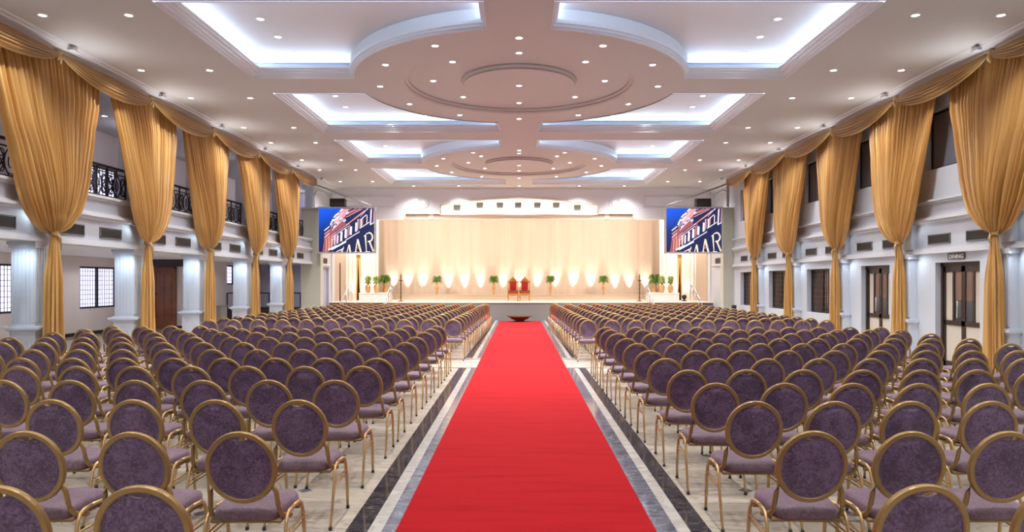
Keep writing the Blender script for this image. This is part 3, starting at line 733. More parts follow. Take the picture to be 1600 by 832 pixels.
# ------------------------------------------------------------------ proscenium
ZP, ZS, XP = 4.67, 4.95, 5.30
XA = 3.62
arc_pts = [(-XA, 5.30)]+[(-XA+2*XA*k/24, 5.30+.34*math.sin(PI*k/24)**.8) for k in range(1, 24)]+[(XA, 5.30)]
b = MB()
poly = [(WL, ZP), (-XP, ZP), (-XP, ZS), (-XA, ZS)]+arc_pts+[(XA, ZS), (XP, ZS), (XP, ZP), (WR, ZP), (WR, ZC+.02), (WL, ZC+.02)]
b.prism(poly, 'y', DE, DE+.2)
struct(b.build('wall_proscenium', M['upper']))
b = MB()
b.tube([(-XA, DE-.02, ZS)]+[(x, DE-.02, z) for x, z in arc_pts]+[(XA, DE-.02, ZS)], .045, 6)
b.box(-XA, XA, DE-.06, DE+.3, ZS-.09, ZS-.03)
for s in (-1, 1):
    b.box(s*XP, s*(XP-.06), DE-.05, DE+.2, ZP, ZS); b.box(s*XP, s*XA, DE-.06, DE+.25, ZS-.05, ZS)
    b.box(s*(XP+.0), s*8.9 if s > 0 else WL, DE-.04, DE+.2, ZP-.03, ZP+.02)
    b.box(s*3.95, s*4.15, DE+.0, DE+.3, ZP-.0, ZS-.05)
    for (xa, xb) in ((4.2, 5.2), (3.0, 3.9)):
        b.tube([(s*xa, DE+.03, ZP+.05), (s*xb, DE+.03, ZP+.05), (s*xb, DE+.03, ZS-.13), (s*xa, DE+.03, ZS-.13)], .01, 4, closed=True)
struct(b.build('trim_26', M['cream']))
b = MB(); b.box(-XP, XP, DE+.03, DE+.2, ZP, ZS-.09); b.box(-XP, XP, DE+.2, 34.6, ZS-.09, ZS-.03)
struct(b.build('pelmet', M['cream']))
b = MB(); b.box(-XP, XP, 34.5, 34.6, ZS-.03, 6.0); b.box(-XP, XP, DE+.2, 34.6, 5.86, 5.95)
struct(b.build('wall_light_box', M['white']))
lamp('AREA', (0, 32.55, 5.0), E_ARCH, (1, .88, .72), 'arch_strip', aim=(0, 1.0, .35), size=7.0, size_y=.08)
fx = [-97, -61.4, -30, -1.4, 28.5, 58, 91]
for i, p in enumerate(fx):
    x = p*33.0/1090; z = 5.28 if abs(p) > 80 else 5.40; w = .15
    e = empty('stage_spotlight', (x, 33.0, z), f'black square stage spotlight in the arched opening, {ORD[i+1]} from the left', 'stage light', 'spotlights in the arched opening')
    m = MB(); m.prism([(32.9, z-.09), (33.1, z-.12), (33.14, z+.12), (32.94, z+.14)], 'x', x-w, x+w); m.build('housing', M['black'], e, (x, 33.0, z))
    m = MB(); m.tube([(x-w-.015, 33.03, z), (x-w-.015, 33.03, z+.22), (x+w+.015, 33.03, z+.22), (x+w+.015, 33.03, z)], .012, 5); m.tube([(x, 33.03, z+.22), (x, 33.03, 5.86)], .012, 5); m.build('bracket', M['dark'], e, (x, 33.0, z))
for s in (-1, 1):   # medallions and wall panels
    m = MB(); cx = s*4.43; 
    for r_ in (.27, .23, .15):
        m.tube([(cx+r_*math.cos(2*PI*k/32), DE-.012, 5.43+r_*math.sin(2*PI*k/32)) for k in range(32)], .018, 6, closed=True)
    x0, x1 = s*5.75, s*8.05
    for d in (0, .07): m.tube([(x0+s*d, DE-.008, 5.2+d), (x1-s*d, DE-.008, 5.2+d), (x1-s*d, DE-.008, 5.78-d), (x0+s*d, DE-.008, 5.78-d)], .012, 4, closed=True)
    struct(m.build('trim_%d' % (28 if s > 0 else 27), M['upper']))
b = MB(); b.box(WL, WR, DE-.05, DE, ZC-.12, ZC); b.box(WL, WR, DE-.09, DE, ZC-.05, ZC); struct(b.build('trim_29', M['upper']))

# ------------------------------------------------------------------ stage
HS = .834
b = MB(); b.box(WL, WR, DE, 38.4, 0, HS-.03); struct(b.build('floor_stage_front', M['stagefront']))
b = MB(); b.box(WL, WR, DE-.04, 38.4, HS-.03, HS); struct(b.build('floor_stage', M['stagetop']))
b = MB(); b.box(-7.35, 7.35, 37.2, 38.4, HS, 1.055); b.box(-7.35, 7.35, 37.17, 38.4, 1.055, 1.083); struct(b.build('floor_stage_ledge', M['stagetop']))
# backdrop with soft vertical folds
def drape_wall(name, x0, x1, y, z0, z1, n, per, amp, m, origin):
    mb = MB(); vs = []; fs = []
    rnd = random.Random(hash(name) % 1000 if False else len(name)*13+int(abs(x0)*10))
    ph = 0; rows = 6
    for i in range(n+1):
        x = x0+(x1-x0)*i/n; ph += (abs(x1-x0)/n)/per*2*PI*rnd.uniform(.6, 1.4)
        for k in range(rows+1):
            z = z0+(z1-z0)*k/rows; vs.append((x, y+amp*(math.sin(ph)+.35*math.sin(ph*2.3+k*.2)), z))
    for i in range(n):
        for k in range(rows): fs.append((i*(rows+1)+k, (i+1)*(rows+1)+k, (i+1)*(rows+1)+k+1, i*(rows+1)+k+1))
    mb.add(vs, fs, 0, True)
    return mb.build(name, m, origin=origin)
tag(drape_wall('backdrop_drape', -8.0, 8.0, 38.2, 1.085, 5.6, 420, .9, .022, M['backdrop'], (0, 38.2, 1.085)), 'wide cream pleated backdrop drape across the rear of the stage', 'drape')
for s, nm in ((-1, 'left'), (1, 'right')):
    X = abs(WL) if s < 0 else WR
    a = drape_wall('wing_drape', s*7.1, s*8.0, 35.2, HS+.01, 5.6, 60, .22, .04, M['wing'], (s*7.5, 35.2, HS))
    tag(a, f'white lit wing drape at the {nm} of the stage, inner panel beside the backdrop', 'drape', 'wing drapes')
    a = drape_wall('wing_drape', s*8.22, s*(X-.02), 35.2, HS+.01, 5.6, 44, .2, .04, M['wing'], (s*8.5, 35.2, HS))
    tag(a, f'white lit wing drape at the {nm} of the stage, outer panel beside the wall', 'drape', 'wing drapes')
    m = MB(); vs = []; fs = []          # panel above the slit and gold strips that paint in its lit edges
    m.box(s*8.0, s*8.22, 35.19, 35.22, 3.15, 5.6); o = m.build('drape_header', M['wing'], origin=(s*8.1, 35.2, 3.15)); o.parent = a; o.location = (s*8.1-s*8.5, 0, 3.15-HS)
    m = MB(); m.prism([(s*7.98, HS), (s*8.04, HS), (s*8.14, 3.15), (s*7.98, 3.15)], 'y', 35.28, 35.31); m.prism([(s*8.24, HS), (s*8.2, HS), (s*8.14, 3.15), (s*8.24, 3.15)], 'y', 35.28, 35.31)
    o = m.build('lit_edge', M['gaplit'], origin=(s*8.5, 35.2, HS)); o.parent = a; o.location = (0, 0, 0)
    m = MB(); m.box(s*7.9, s*8.35, 35.6, 35.65, HS, 3.4); struct(m.build('slit_shade_sheet_%s' % nm, M['brownpanel']))  # dark sheet behind the slit, standing in for the shade there
    # white box with pots
    xa, xb = s*7.62, s*6.25
    m = MB(); m.box(xa, xb, 33.2, 34.2, HS, 1.22); m.box(xa-s*-.02, xb, 33.17, 34.23, 1.22, 1.25)
    tag(m.build('plinth', M['white'], origin=((xa+xb)/2, 33.7, HS)), f'low white plinth under two plant pots on the {nm} of stage', 'plinth', 'plinths on the stage')
# uplights washing the drapes from the ledge
for p in [-197, -174, -150.4, -111, -85.4, -60.4, -24.5, 1, 29, 57, 85, 112.5, 150, 172, 197]:
    lamp('SPOT', (p*38.1/1090, 38.0, 1.10), E_FOOT, (1, .84, .68), 'backdrop_uplight', aim=(0, .10, 1.0), spot=math.radians(45), blend=1, radius=.03)
for s in (-1, 1):
    for x in (7.3, 7.65, 7.95, 8.45):
        lamp('SPOT', (s*x, 34.98, HS+.05), 55, (1, .90, .78), 'wing_uplight', aim=(0, .2, 1.0), spot=math.radians(44), blend=.8, radius=.03)

for s in (-1, 1): lamp('AREA', (s*7.85, 34.0, 5.5), 150, (1, .86, .72), 'wing_fill', aim=(0, 1.0, -2.2), size=1.3, size_y=.3)  # unseen lamp added over each wing to brighten its drapes

# stairs and hand rails
def stair(x0, x1, label):
    b = MB(); O = ((x0+x1)/2, 31.4, 0)
    for i in range(4): b.box(x0, x1, 31.0+.28*i, DE-.06, .0+.17*i, .17*(i+1))
    tag(b.build('stage_stairs', M['stagefront'], origin=O), label, 'stairs', 'stage stairs')
def handrail(x, sgn, label):
    O = (x, 31.6, 0); e = empty('stair_handrail', O, label, 'handrail', 'stage stair handrails')
    top = MB(); top.tube([(x, 30.9, .85), (x, 32.5, 1.60), (x, 32.9, 1.60)], .025, 8); top.tube([(x, 30.9, .55), (x, 32.5, 1.28), (x, 32.9, 1.28)], .014, 6); top.build('rail', M['steel'], e, O)
    for (y, z0, z1) in ((30.9, 0, .86), (31.4, .34, 1.08), (31.95, .68, 1.34), (32.5, HS, 1.6), (32.9, HS, 1.6)):
        p = MB(); p.tube([(x, y, z0), (x, y, z1)], .02, 8); p.build('post', M['steel'], e, O)
stair(-8.7, -7.95, 'grey stairs up to the stage at its far left end'); stair(8.15, 8.9, 'grey stairs up to the stage at its far right end')
stair(-6.80, -6.05, 'grey stairs up to the stage beside the left pair of pots'); stair(6.05, 6.80, 'grey stairs up to the stage beside the right pair of pots')
handrail(-7.92, 1, 'silver stair handrail at the far left end of the stage'); handrail(8.1, 1, 'silver stair handrail at the far right end of the stage')
handrail(-5.98, 1, 'silver stair handrail beside the left plinth of pots'); handrail(5.98, 1, 'silver stair handrail beside the right plinth of pots')

# thrones
def throne(x, label):
    O = (x, 34.6, HS); e = empty('throne', O, label, 'throne', 'red and gold thrones')
    Z = HS; y = 34.6
    f = MB(); w = .25
    for s in (-1, 1):
        f.tube([(x+s*.25, y+.28, Z+.4), (x+s*.25, y+.31, Z+.95)], .022, 8); f.tube([(x+s*.25, y+.31, Z+.95), (x+s*.25, y+.31, Z+1.0), (x+s*.25, y+.31, Z+1.05)], [.03, .018, .004], 8)
        f.tube([(x+s*.2, y+.29, Z+.5), (x+s*.2, y+.30, Z+.98)], .016, 6)
    crown = [(x-w, Z+.9), (x-.2, Z+.98), (x-.13, Z+1.07), (x-.05, Z+1.13), (x, Z+1.22), (x+.05, Z+1.13), (x+.13, Z+1.07), (x+.2, Z+.98), (x+w, Z+.9), (x+.2, Z+.88), (x-.2, Z+.88)]
    f.prism(crown, 'y', y+.28, y+.32); f.box(x-w, x+w, y+.28, y+.32, Z+.40, Z+.52)
    f.tube([(x+.06*math.cos(2*PI*k/12), y+.275, Z+1.03+.05*math.sin(2*PI*k/12)) for k in range(12)], .01, 5, closed=True)
    f.build('back_frame', M['throne'], e, O)
    p = MB(); pts = [(x-.16, Z+.53)]+[(x+.17*math.cos(a), Z+.90+.06*math.sin(a)) for a in [PI-PI*k/10 for k in range(11)]]+[(x+.16, Z+.53), (x, Z+.50)]
    p.prism(pts, 'y', y+.255, y+.285); p.build('backrest', M['red'], e, O)
    s_ = MB(); s_.box(x-.255, x+.255, y-.25, y+.27, Z+.385, Z+.46); s_.build('seat_cushion', M['red'], e, O)
    s_ = MB(); s_.box(x-.275, x+.275, y-.27, y+.29, Z+.30, Z+.385)
    s_.prism([(x-.27, Z+.30), (x-.1, Z+.27), (x, Z+.24), (x+.1, Z+.27), (x+.27, Z+.30)], 'y', y-.28, y-.26); s_.build('seat_frame', M['throne'], e, O)
    for s in (-1, 1):
        a = MB(); a.tube([(x+s*.25, y+.28, Z+.68), (x+s*.255, y, Z+.70), (x+s*.26, y-.2, Z+.68), (x+s*.26, y-.24, Z+.62)], .022, 7); a.tube([(x+s*.255, y-.18, Z+.68), (x+s*.25, y-.2, Z+.52), (x+s*.25, y-.16, Z+.38)], .018, 7)
        a.build('armrest', M['throne'], e, O)
        for yy, q in ((y-.23, -1), (y+.25, 1)):
            l = MB(); l.tube([(x+s*.23, yy, Z+.32), (x+s*.245, yy+q*.03, Z+.22), (x+s*.22, yy, Z+.08), (x+s*.25, yy+q*.02, Z+.0)], [.04, .032, .018, .03], 8); l.build('leg', M['throne'], e, O)
throne(-.30, 'left one of the two red and gold thrones on the stage'); throne(.28, 'right one of the two red and gold thrones on the stage')

# brass oil lamps
def oil_lamp(x, label):
    y, Z = 33.4, HS
    O = (x, y, Z); e = empty('brass_oil_lamp', O, label, 'oil lamp', 'tall brass oil lamps')
    m = MB(); m.lathe([(0, 0), (.17, 0), (.17, .02), (.12, .035), (.05, .06), (.03, .12), (0, .12)], (x, y, Z), 20); m.build('base', M['brass'], e, O)
    pr = [(.02, .1)]
    for i in range(14): z = .12+i*.065; pr += [(.022, z), (.05 if i % 3 == 1 else .034, z+.03), (.022, z+.06)]
    pr += [(.02, 1.03)]; m = MB(); m.lathe(pr, (x, y, Z), 14); m.build('stem', M['brass'], e, O)
    m = MB(); m.lathe([(.02, .96), (.05, .98), (.11, 1.02), (.115, 1.03), (.10, 1.03), (.02, 1.0)], (x, y, Z), 20); m.build('oil_bowl', M['brass'], e, O)
    m = MB(); m.lathe([(.02, 1.02), (.03, 1.06), (.015, 1.1), (.04, 1.15), (.02, 1.19), (.032, 1.23), (.012, 1.27), (.02, 1.29), (0, 1.34)], (x, y, Z), 14); m.build('finial', M['brass'], e, O)
oil_lamp(-5.66, 'tall brass oil lamp on the stage left of the thrones'); oil_lamp(5.77, 'tall brass oil lamp on the stage right of the thrones')

# plants
def fern(m, c, R, H, n, seed, droop=.6, wid=.05):
    rnd = random.Random(seed)
    for i in range(n):
        a = rnd.uniform(0, 2*PI); L = rnd.uniform(.55, 1)*R; h = rnd.uniform(.3, 1)*H; ww = wid*rnd.uniform(.7, 1.2)
        pts = []
        for k in range(5):
            t = k/4; r = L*t; z = h*math.sin(min(1, t*1.15)*PI*.62)-droop*H*t**3*(L/R)
            pts.append(Vector((c[0]+r*math.cos(a), c[1]+r*math.sin(a), c[2]+z)))
        sd = Vector((-math.sin(a), math.cos(a), 0)); vs = []; fs = []
        for k, p in enumerate(pts):
            w = ww*(.4, 1, .9, .6, .05)[k]; vs += [p-sd*w, p+Vector((0, 0, .01)), p+sd*w-Vector((0, 0, .012))]
        for k in range(4):
            fs += [(3*k, 3*k+1, 3*k+4, 3*k+3), (3*k+1, 3*k+2, 3*k+5, 3*k+4)]
        m.add(vs, fs, 0, False)
def vase_plant(x, y, z, s, label, seed):
    O = (x, y, z); e = empty('potted_fern', O, label, 'potted plant', 'ferns in tall gold vases')
    m = MB(); m.lathe([(0, 0), (.075*s, 0), (.07*s, .03*s), (.05*s, .08*s), (.065*s, .2*s), (.10*s, .38*s), (.125*s, .47*s), (.10*s, .53*s), (.06*s, .57*s), (.055*s, .64*s), (.09*s, .72*s), (.11*s, .78*s), (.10*s, .78*s), (.05*s, .70*s), (0, .70*s)], (x, y, z), 22); m.build('vase', M['vase'], e, O)
    m = MB(); fern(m, (x, y, z+.74*s), .36*s, .52*s, 110, seed, .45, .028*s); m.build('foliage', M['leaf'], e, O)
for i, (p, lab) in enumerate([(-128, 'first'), (-39.5, 'second'), (49, 'third'), (132, 'fourth')]):
    vase_plant(p*37.5/1090, 37.45, 1.083, .86, f'fern in a tall gold vase on the stage ledge, {lab} of four from left', 40+i)
vase_plant(-6.95, 36.2, HS, 1.12, 'large fern in gold vase on the floor by left wing drape', 50); vase_plant(7.05, 36.2, HS, 1.12, 'large fern in gold vase on the floor by right wing drape', 51)
def pot_plant(x, label, seed):
    y, z = 33.6, 1.25; O = (x, y, z); e = empty('potted_croton', O, label, 'potted plant', 'leafy plants in copper pots')
    m = MB(); m.lathe([(0, 0), (.08, 0), (.10, .05), (.135, .18), (.14, .28), (.11, .34), (.085, .36), (.09, .39), (.10, .40), (.07, .40), (.06, .36), (0, .36)], (x, y, z), 22); m.build('pot', M['pot'], e, O)
    m = MB(); fern(m, (x, y, z+.38), .20, .46, 90, seed, .35, .04); fern(m, (x, y, z+.5), .16, .36, 40, seed+9, .2, .035)
    m.tube([(x, y, z+.36), (x+.01, y, z+.9)], .008, 5); m.build('foliage', M['leafy'], e, O)
for p, lab in ((-236, 'leafy plant in copper pot on left plinth, outer of the two'), (-223, 'leafy plant in copper pot on left plinth, inner of the two'), (223.5, 'leafy plant in copper pot on right plinth, inner of the two'), (236.5, 'leafy plant in copper pot on right plinth, outer of the two')):
    pot_plant(p*33.6/1090, lab, int(abs(p)))
# uruli bowl
x, y = .02, 31.1; O = (x, y, .01); e = empty('brass_bowl', O, 'wide shallow dark brass bowl with handles at the end of the carpet', 'bowl')
m = MB(); m.lathe([(0, 0), (.2, 0), (.24, .03), (.2, .05), (.38, .12), (.47, .20), (.50, .235), (.50, .25), (.46, .245), (.4, .2), (.2, .12), (0, .1)], (x, y, .01), 36); m.build('bowl_body', M['brass'], e, O)
for s in (-1, 1):
    m = MB(); m.tube([(x+s*.46, y-.1, .23), (x+s*.55, y-.08, .28), (x+s*.57, y, .30), (x+s*.55, y+.08, .28), (x+s*.46, y+.1, .23)], .018, 7); m.build('handle', M['brass'], e, O)
# small black stage light near the right slit, black speaker by right wall
O = (8.05, 34.0, HS); e = empty('floor_spotlight', O, 'small dark round-headed lamp on the stage floor at the far right', 'stage light')
m = MB(); m.lathe([(0, 0), (.14, 0), (.14, .03), (.05, .05), (.04, .1)], O, 16); m.build('base', M['black'], e, O)
m = MB(); m.lathe([(0, .08), (.08, .1), (.12, .18), (.12, .25), (.07, .31), (0, .32)], O, 16); m.build('lamp_head', M['black'], e, O)
O = (8.72, 28.3, 0); e = empty('waste_bin', O, 'small black cylindrical bin on a stand by the right wall', 'bin')
m = MB(); m.lathe([(0, .55), (.09, .55), (.10, .80), (.09, .83), (0, .84)], O, 18); m.build('bin_body', M['black'], e, O)
m = MB(); m.lathe([(0, 0), (.10, 0), (.10, .02), (.02, .04), (.02, .56)], O, 14); m.build('stand', M['black'], e, O)

# ------------------------------------------------------------------ LED screens
def emi(name, col, s=1.0):
    m = bpy.data.materials.new(name); m.use_nodes = True; nt = m.node_tree; b = nt.nodes['Principled BSDF']
    b.inputs['Base Color'].default_value = (0, 0, 0, 1); b.inputs['Roughness'].default_value = .5
    b.inputs['Emission Color'].default_value = (*col, 1); b.inputs['Emission Strength'].default_value = s
    return m
def screen_bg():
    m = emi('screen_blue', (0, .03, .2), 1); nt = m.node_tree; b = nt.nodes['Principled BSDF']
    tc = nt.nodes.new('ShaderNodeTexCoord'); sp = nt.nodes.new('ShaderNodeSeparateXYZ'); nt.links.new(tc.outputs['Generated'], sp.inputs[0])
    a = nt.nodes.new('ShaderNodeMath'); a.operation = 'MULTIPLY_ADD'; a.inputs[1].default_value = -.55; nt.links.new(sp.outputs[0], a.inputs[0]); nt.links.new(sp.outputs[2], a.inputs[2])
    r = nt.nodes.new('ShaderNodeValToRGB'); r.color_ramp.elements[0].position = .0; r.color_ramp.elements[0].color = (.004, .008, .05, 1)
    r.color_ramp.elements[1].position = .95; r.color_ramp.elements[1].color = (0, .09, .75, 1)
    k = r.color_ramp.elements.new(.45); k.color = (0, .022, .16, 1)
    nt.links.new(a.outputs[0], r.inputs[0]); nt.links.new(r.outputs[0], b.inputs['Emission Color'])
    return m
M['sbg'] = screen_bg()
SM = [emi('screen_dark', (.02, .006, .02)), emi('screen_pink', (.62, .27, .31)), emi('screen_white', (.82, .72, .84)), emi('screen_rose', (.28, .08, .10)), emi('screen_cream', (1.0, .74, .52)), emi('screen_navy', (.004, .012, .07)), emi('screen_orange', (.75, .22, .10))]
def screen(xc, label):
    y = 28.8; w, h = 2.28, 1.80; zc = 3.915; x0 = xc-w/2; z0 = zc-h/2; O = (xc, y, z0)
    e = empty('led_screen', O, label, 'screen', 'screens beside the stage')
    f = MB(); t = .06
    f.box(x0-t, x0, y-.03, y+.10, z0-t, z0+h+t); f.box(x0+w, x0+w+t, y-.03, y+.10, z0-t, z0+h+t); f.box(x0, x0+w, y-.03, y+.10, z0+h, z0+h+t); f.box(x0, x0+w, y-.03, y+.10, z0-t, z0)
    f.box(x0-t, x0+w+t, y+.02, y+.16, z0-t, z0+h+t)
    f.build('screen_frame', M['shelf'], e, O)
    g = MB(); g.box(x0, x0+w, y-.012, y+.02, z0, z0+h); g.build('display', M['sbg'], e, O)
    def P(px, py): return (x0+w*min(1, max(0, (px-55)/860)), z0+h*min(1, max(0, 1-(py-70)/675)))
    p = MB(); lay = [0]
    def poly(pts, m):
        lay[0] += 1; yy = y-.0125-.00004*lay[0]
        q = [P(*t_) for t_ in pts]; n = len(q)
        tri = tessellate_polygon([[Vector((a, c, 0)) for a, c in q]])
        p.add([(a, yy, c) for a, c in q], [tuple(t_) for t_ in tri], m)
    def line(a, c, wd, m):
        d = Vector((c[0]-a[0], c[1]-a[1])); d.normalize(); nx, ny = -d.y*wd/2, d.x*wd/2
        poly([(a[0]+nx, a[1]+ny), (c[0]+nx, c[1]+ny), (c[0]-nx, c[1]-ny), (a[0]-nx, a[1]-ny)], m)
    poly([(108, 745), (148, 420), (225, 345), (285, 225), (430, 70), (915, 70), (915, 300), (690, 430), (470, 570), (215, 715), (205, 745)], 5)
    poly([(108, 745), (150, 480), (235, 380), (300, 330), (330, 560), (215, 715), (205, 745)], 3)
    poly([(230, 400), (470, 200), (470, 320), (240, 480)], 3); poly([(300, 240), (430, 80), (520, 75), (470, 190), (300, 330)], 1)
    line((140, 415), (220, 350), 16, 2); line((140, 470), (225, 400), 14, 1); line((140, 522), (220, 455), 10, 2); line((145, 560), (220, 500), 8, 1)
    for (a, c) in (((235, 330), (280, 235)), ((288, 215), (330, 165)), ((335, 170), (368, 135)), ((380, 120), (425, 75))): line(a, c, 24, 2)
    line((275, 270), (355, 195), 18, 2); line((240, 360), (430, 130), 8, 2); line((260, 410), (440, 230), 9, 2)
    for (a, c) in (((470, 120), (560, 72)), ((500, 140), (640, 72)), ((470, 170), (700, 72)), ((480, 205), (730, 78))): line(a, c, 12, 1 if a[1] != 140 else 6)
    for cx_, cy_ in ((300, 350), (350, 290), (400, 230), (455, 260), (500, 140)): line((cx_-18, cy_+14), (cx_+16, cy_-14), 26, 2); line((cx_-6, cy_+6), (cx_+8, cy_-4), 9, 5)
    line((240, 505), (480, 330), 12, 1); line((480, 330), (820, 75), 12, 2); line((245, 535), (500, 350), 9, 2); line((520, 300), (760, 110), 14, 6); line((700, 200), (800, 90), 8, 1)
    def col(xb, yb, hgt, wd, m): line((xb+hgt*.05, yb-hgt), (xb, yb), wd, m)
    for (xb, yb, hg, wd, m) in ((165, 740, 190, 14, 1), (205, 700, 200, 22, 6), (255, 665, 110, 12, 2), (225, 700, 130, 8, 1), (300, 640, 150, 14, 2), (290, 640, 130, 6, 6), (345, 615, 130, 22, 2), (325, 625, 150, 6, 1), (400, 580, 150, 34, 2), (385, 590, 170, 6, 1), (470, 530, 140, 34, 2), (505, 515, 180, 10, 1), (550, 480, 130, 32, 2), (525, 490, 180, 7, 6), (630, 430, 140, 26, 2), (655, 415, 180, 9, 4), (710, 360, 120, 22, 2), (680, 380, 150, 8, 1), (690, 365, 100, 12, 0), (760, 330, 110, 40, 0), (800, 300, 120, 12, 2), (735, 330, 110, 8, 1), (860, 320, 240, 18, 2), (845, 300, 200, 10, 3), (905, 300, 230, 14, 1)): col(xb, yb, hg, wd, m)
    line((700, 250), (800, 165), 12, 2); line((690, 380), (840, 285), 12, 2); line((200, 715), (480, 580), 26, 2); line((470, 565), (690, 430), 12, 2); line((850, 325), (915, 290), 14, 2); line((240, 560), (300, 540), 8, 2)
    poly([(215, 745), (260, 715), (480, 590), (700, 440), (850, 345), (915, 310), (915, 745)], 5)
    line((250, 712), (480, 588), 18, 2); line((340, 640), (420, 590), 12, 5)
    # serif lettering rising to the right: .. V A A R
    line((330, 745), (440, 690), 16, 2); line((395, 705), (415, 745), 12, 4); line((440, 665), (420, 745), 10, 4)
    poly([(487, 745), (520, 625), (540, 640), (555, 745), (533, 745), (517, 670), (500, 745)], 4)
    poly([(618, 745), (650, 545), (672, 548), (722, 752), (695, 752), (655, 600), (634, 745)], 4); line((632, 690), (700, 672), 12, 6); line((608, 742), (650, 742), 8, 4); line((685, 748), (725, 748), 8, 4)
    poly([(750, 500), (790, 470), (800, 735), (845, 735), (845, 748), (770, 748), (790, 730), (768, 505)], 4)
    for k in range(10):
        a0 = -PI*.55+PI*1.1*k/10; a1 = -PI*.55+PI*1.1*(k+1)/10
        line((835+55*math.cos(a0), 515+68*math.sin(a0)), (835+55*math.cos(a1), 515+68*math.sin(a1)), 22, 4)
    line((790, 465), (850, 445), 14, 4); line((815, 585), (850, 585), 14, 4); line((845, 590), (905, 735), 26, 4); line((860, 610), (905, 725), 8, 6)
    p.build('picture', SM, e, O)
    return e
screen(-7.12, 'large LED screen left of the stage showing a lit facade and letters'); screen(7.22, 'large LED screen right of the stage showing a lit facade and letters')
for s, X in ((-1, -7.50), (1, 7.62)):
    nm = 'left' if s < 0 else 'right'
    O = (X, 28.9, 4.885); e = empty('loudspeaker', O, f'black loudspeaker box on top of the {nm} screen', 'speaker', 'loudspeakers above the screens')
    m = MB(); m.prism([(28.72, 4.90), (29.1, 4.885), (29.1, 5.22), (28.76, 5.22)], 'x', X-.30, X+.30); m.build('cabinet', M['black'], e, O)
    m = MB(); m.prism([(28.712, 4.92), (28.722, 4.92), (28.752, 5.2), (28.742, 5.2)], 'x', X-.27, X+.27); m.build('grille', M['dark'], e, O)
    X2 = -8.56 if s < 0 else 8.66
    O = (X2, 28.9, 5.2); e = empty('support_truss', O, f'thin metal pole and sloping bar holding the {nm} screen', 'support bar', 'screen supports')
    m = MB(); m.box(X2-.05, X2+.05, 28.9, 29.0, 4.9, ZC-.02); m.build('pole', M['steel'], e, O)
    m = MB(); m.tube([(X2, 28.95, 5.86), (s*6.15, 28.95, 4.95)], .035, 6); m.build('sloping_bar', M['steel'], e, O)
    m = MB(); m.tube([(X-.29, 28.95, 5.23), (X-.29, 28.95, 5.86-(abs(X-.29)-abs(X2))/(6.15-abs(X2))*1.0)], .012, 5); m.tube([(X+.29, 28.95, 5.23), (X+.29, 28.95, 5.86-(abs(X+.29)-abs(X2))/(6.15-abs(X2))*1.0)], .012, 5); m.build('hanger', M['steel'], e, O)

# ------------------------------------------------------------------ curtains
def lerp_tab(tab, t):
    for (a, va), (c, vc) in zip(tab[:-1], tab[1:]):
        if t <= c: q = (t-a)/(c-a); q = q*q*(3-2*q)*.3+q*.7; return va+(vc-va)*q
    return tab[-1][1]
WT = [(0, 1.40), (.2, 1.30), (.38, 1.15), (.64, .95), (.76, .82), (.82, .72), (.87, .60), (.92, .46), (.96, .31), (.985, .17), (1, .07)]
WI = [(0, 1.40), (.2, 1.25), (.4, 1.02), (.6, .70), (.8, .38), (.92, .17), (1, .06)]
ZT, ZTIE = 5.90, 2.67
def upper_drape(seed):
    rnd = random.Random(seed); m = MB(); nu, nv = 300, 46; vs = []; fs = []
    n = 46; f1 = [rnd.uniform(.5, 1.3) for _ in range(n+2)]; amp = [rnd.uniform(.5, 1.3) for _ in range(n+2)]
    cum = [0]
    for q in f1: cum.append(cum[-1]+q)
    tot = cum[n]
    def fold(u):      # u 0..1
        s = u*tot
        k = 0
        while k < n-1 and cum[k+1] < s: k += 1
        loc = (s-cum[k])/f1[k]
        return math.sin(PI*loc)**.8*amp[k]*(1 if k % 2 else -1) if 0 <= loc <= 1 else 0
    big = [rnd.uniform(0, 2*PI) for _ in range(3)]
    F = [fold(i/nu) for i in range(nu+1)]
    for j in range(nv+1):
        t = j/nv; t = 1-(1-t)**1.35
        wo = lerp_tab(WT, t); wi = lerp_tab(WI, t)
        for i in range(nu+1):
            u = -1+2*i/nu; q_ = abs(u)**1.6; w = wi+(wo-wi)*q_
            bump = max(0, min(1, (t-.55)/.37)); bump = bump*bump*(3-2*bump)*(1 if t < .93 else max(0, (1-t)/.07)**.7)
            z = ZT+(ZTIE-ZT)*t-.09*abs(u)**1.6*bump
            A = .038+.042*t if t < .85 else .074*(1-(t-.85)/.15*.65)
            bulge = -.06*max(0, 1-t*5)+.03+.13*math.sin(PI*min(1, t*1.0)**2.2)*(1-.5*u*u)+.04*math.sin(3*u+big[0]+t)+.02*math.sin(7*u+big[1]+2*t)
            gather = .035*(t > .9)*(1-abs(u))
            vs.append((bulge+A*F[i]+gather, u*w+.012*math.sin(9*t+big[2])*(1-t), z))
    for j in range(nv):
        for i in range(nu): fs.append((j*(nu+1)+i, j*(nu+1)+i+1, (j+1)*(nu+1)+i+1, (j+1)*(nu+1)+i))
    m.add(vs, fs, 0, True); m.uv = [(i/nu, j/nv) for j in range(nv+1) for i in range(nu+1)]; return m
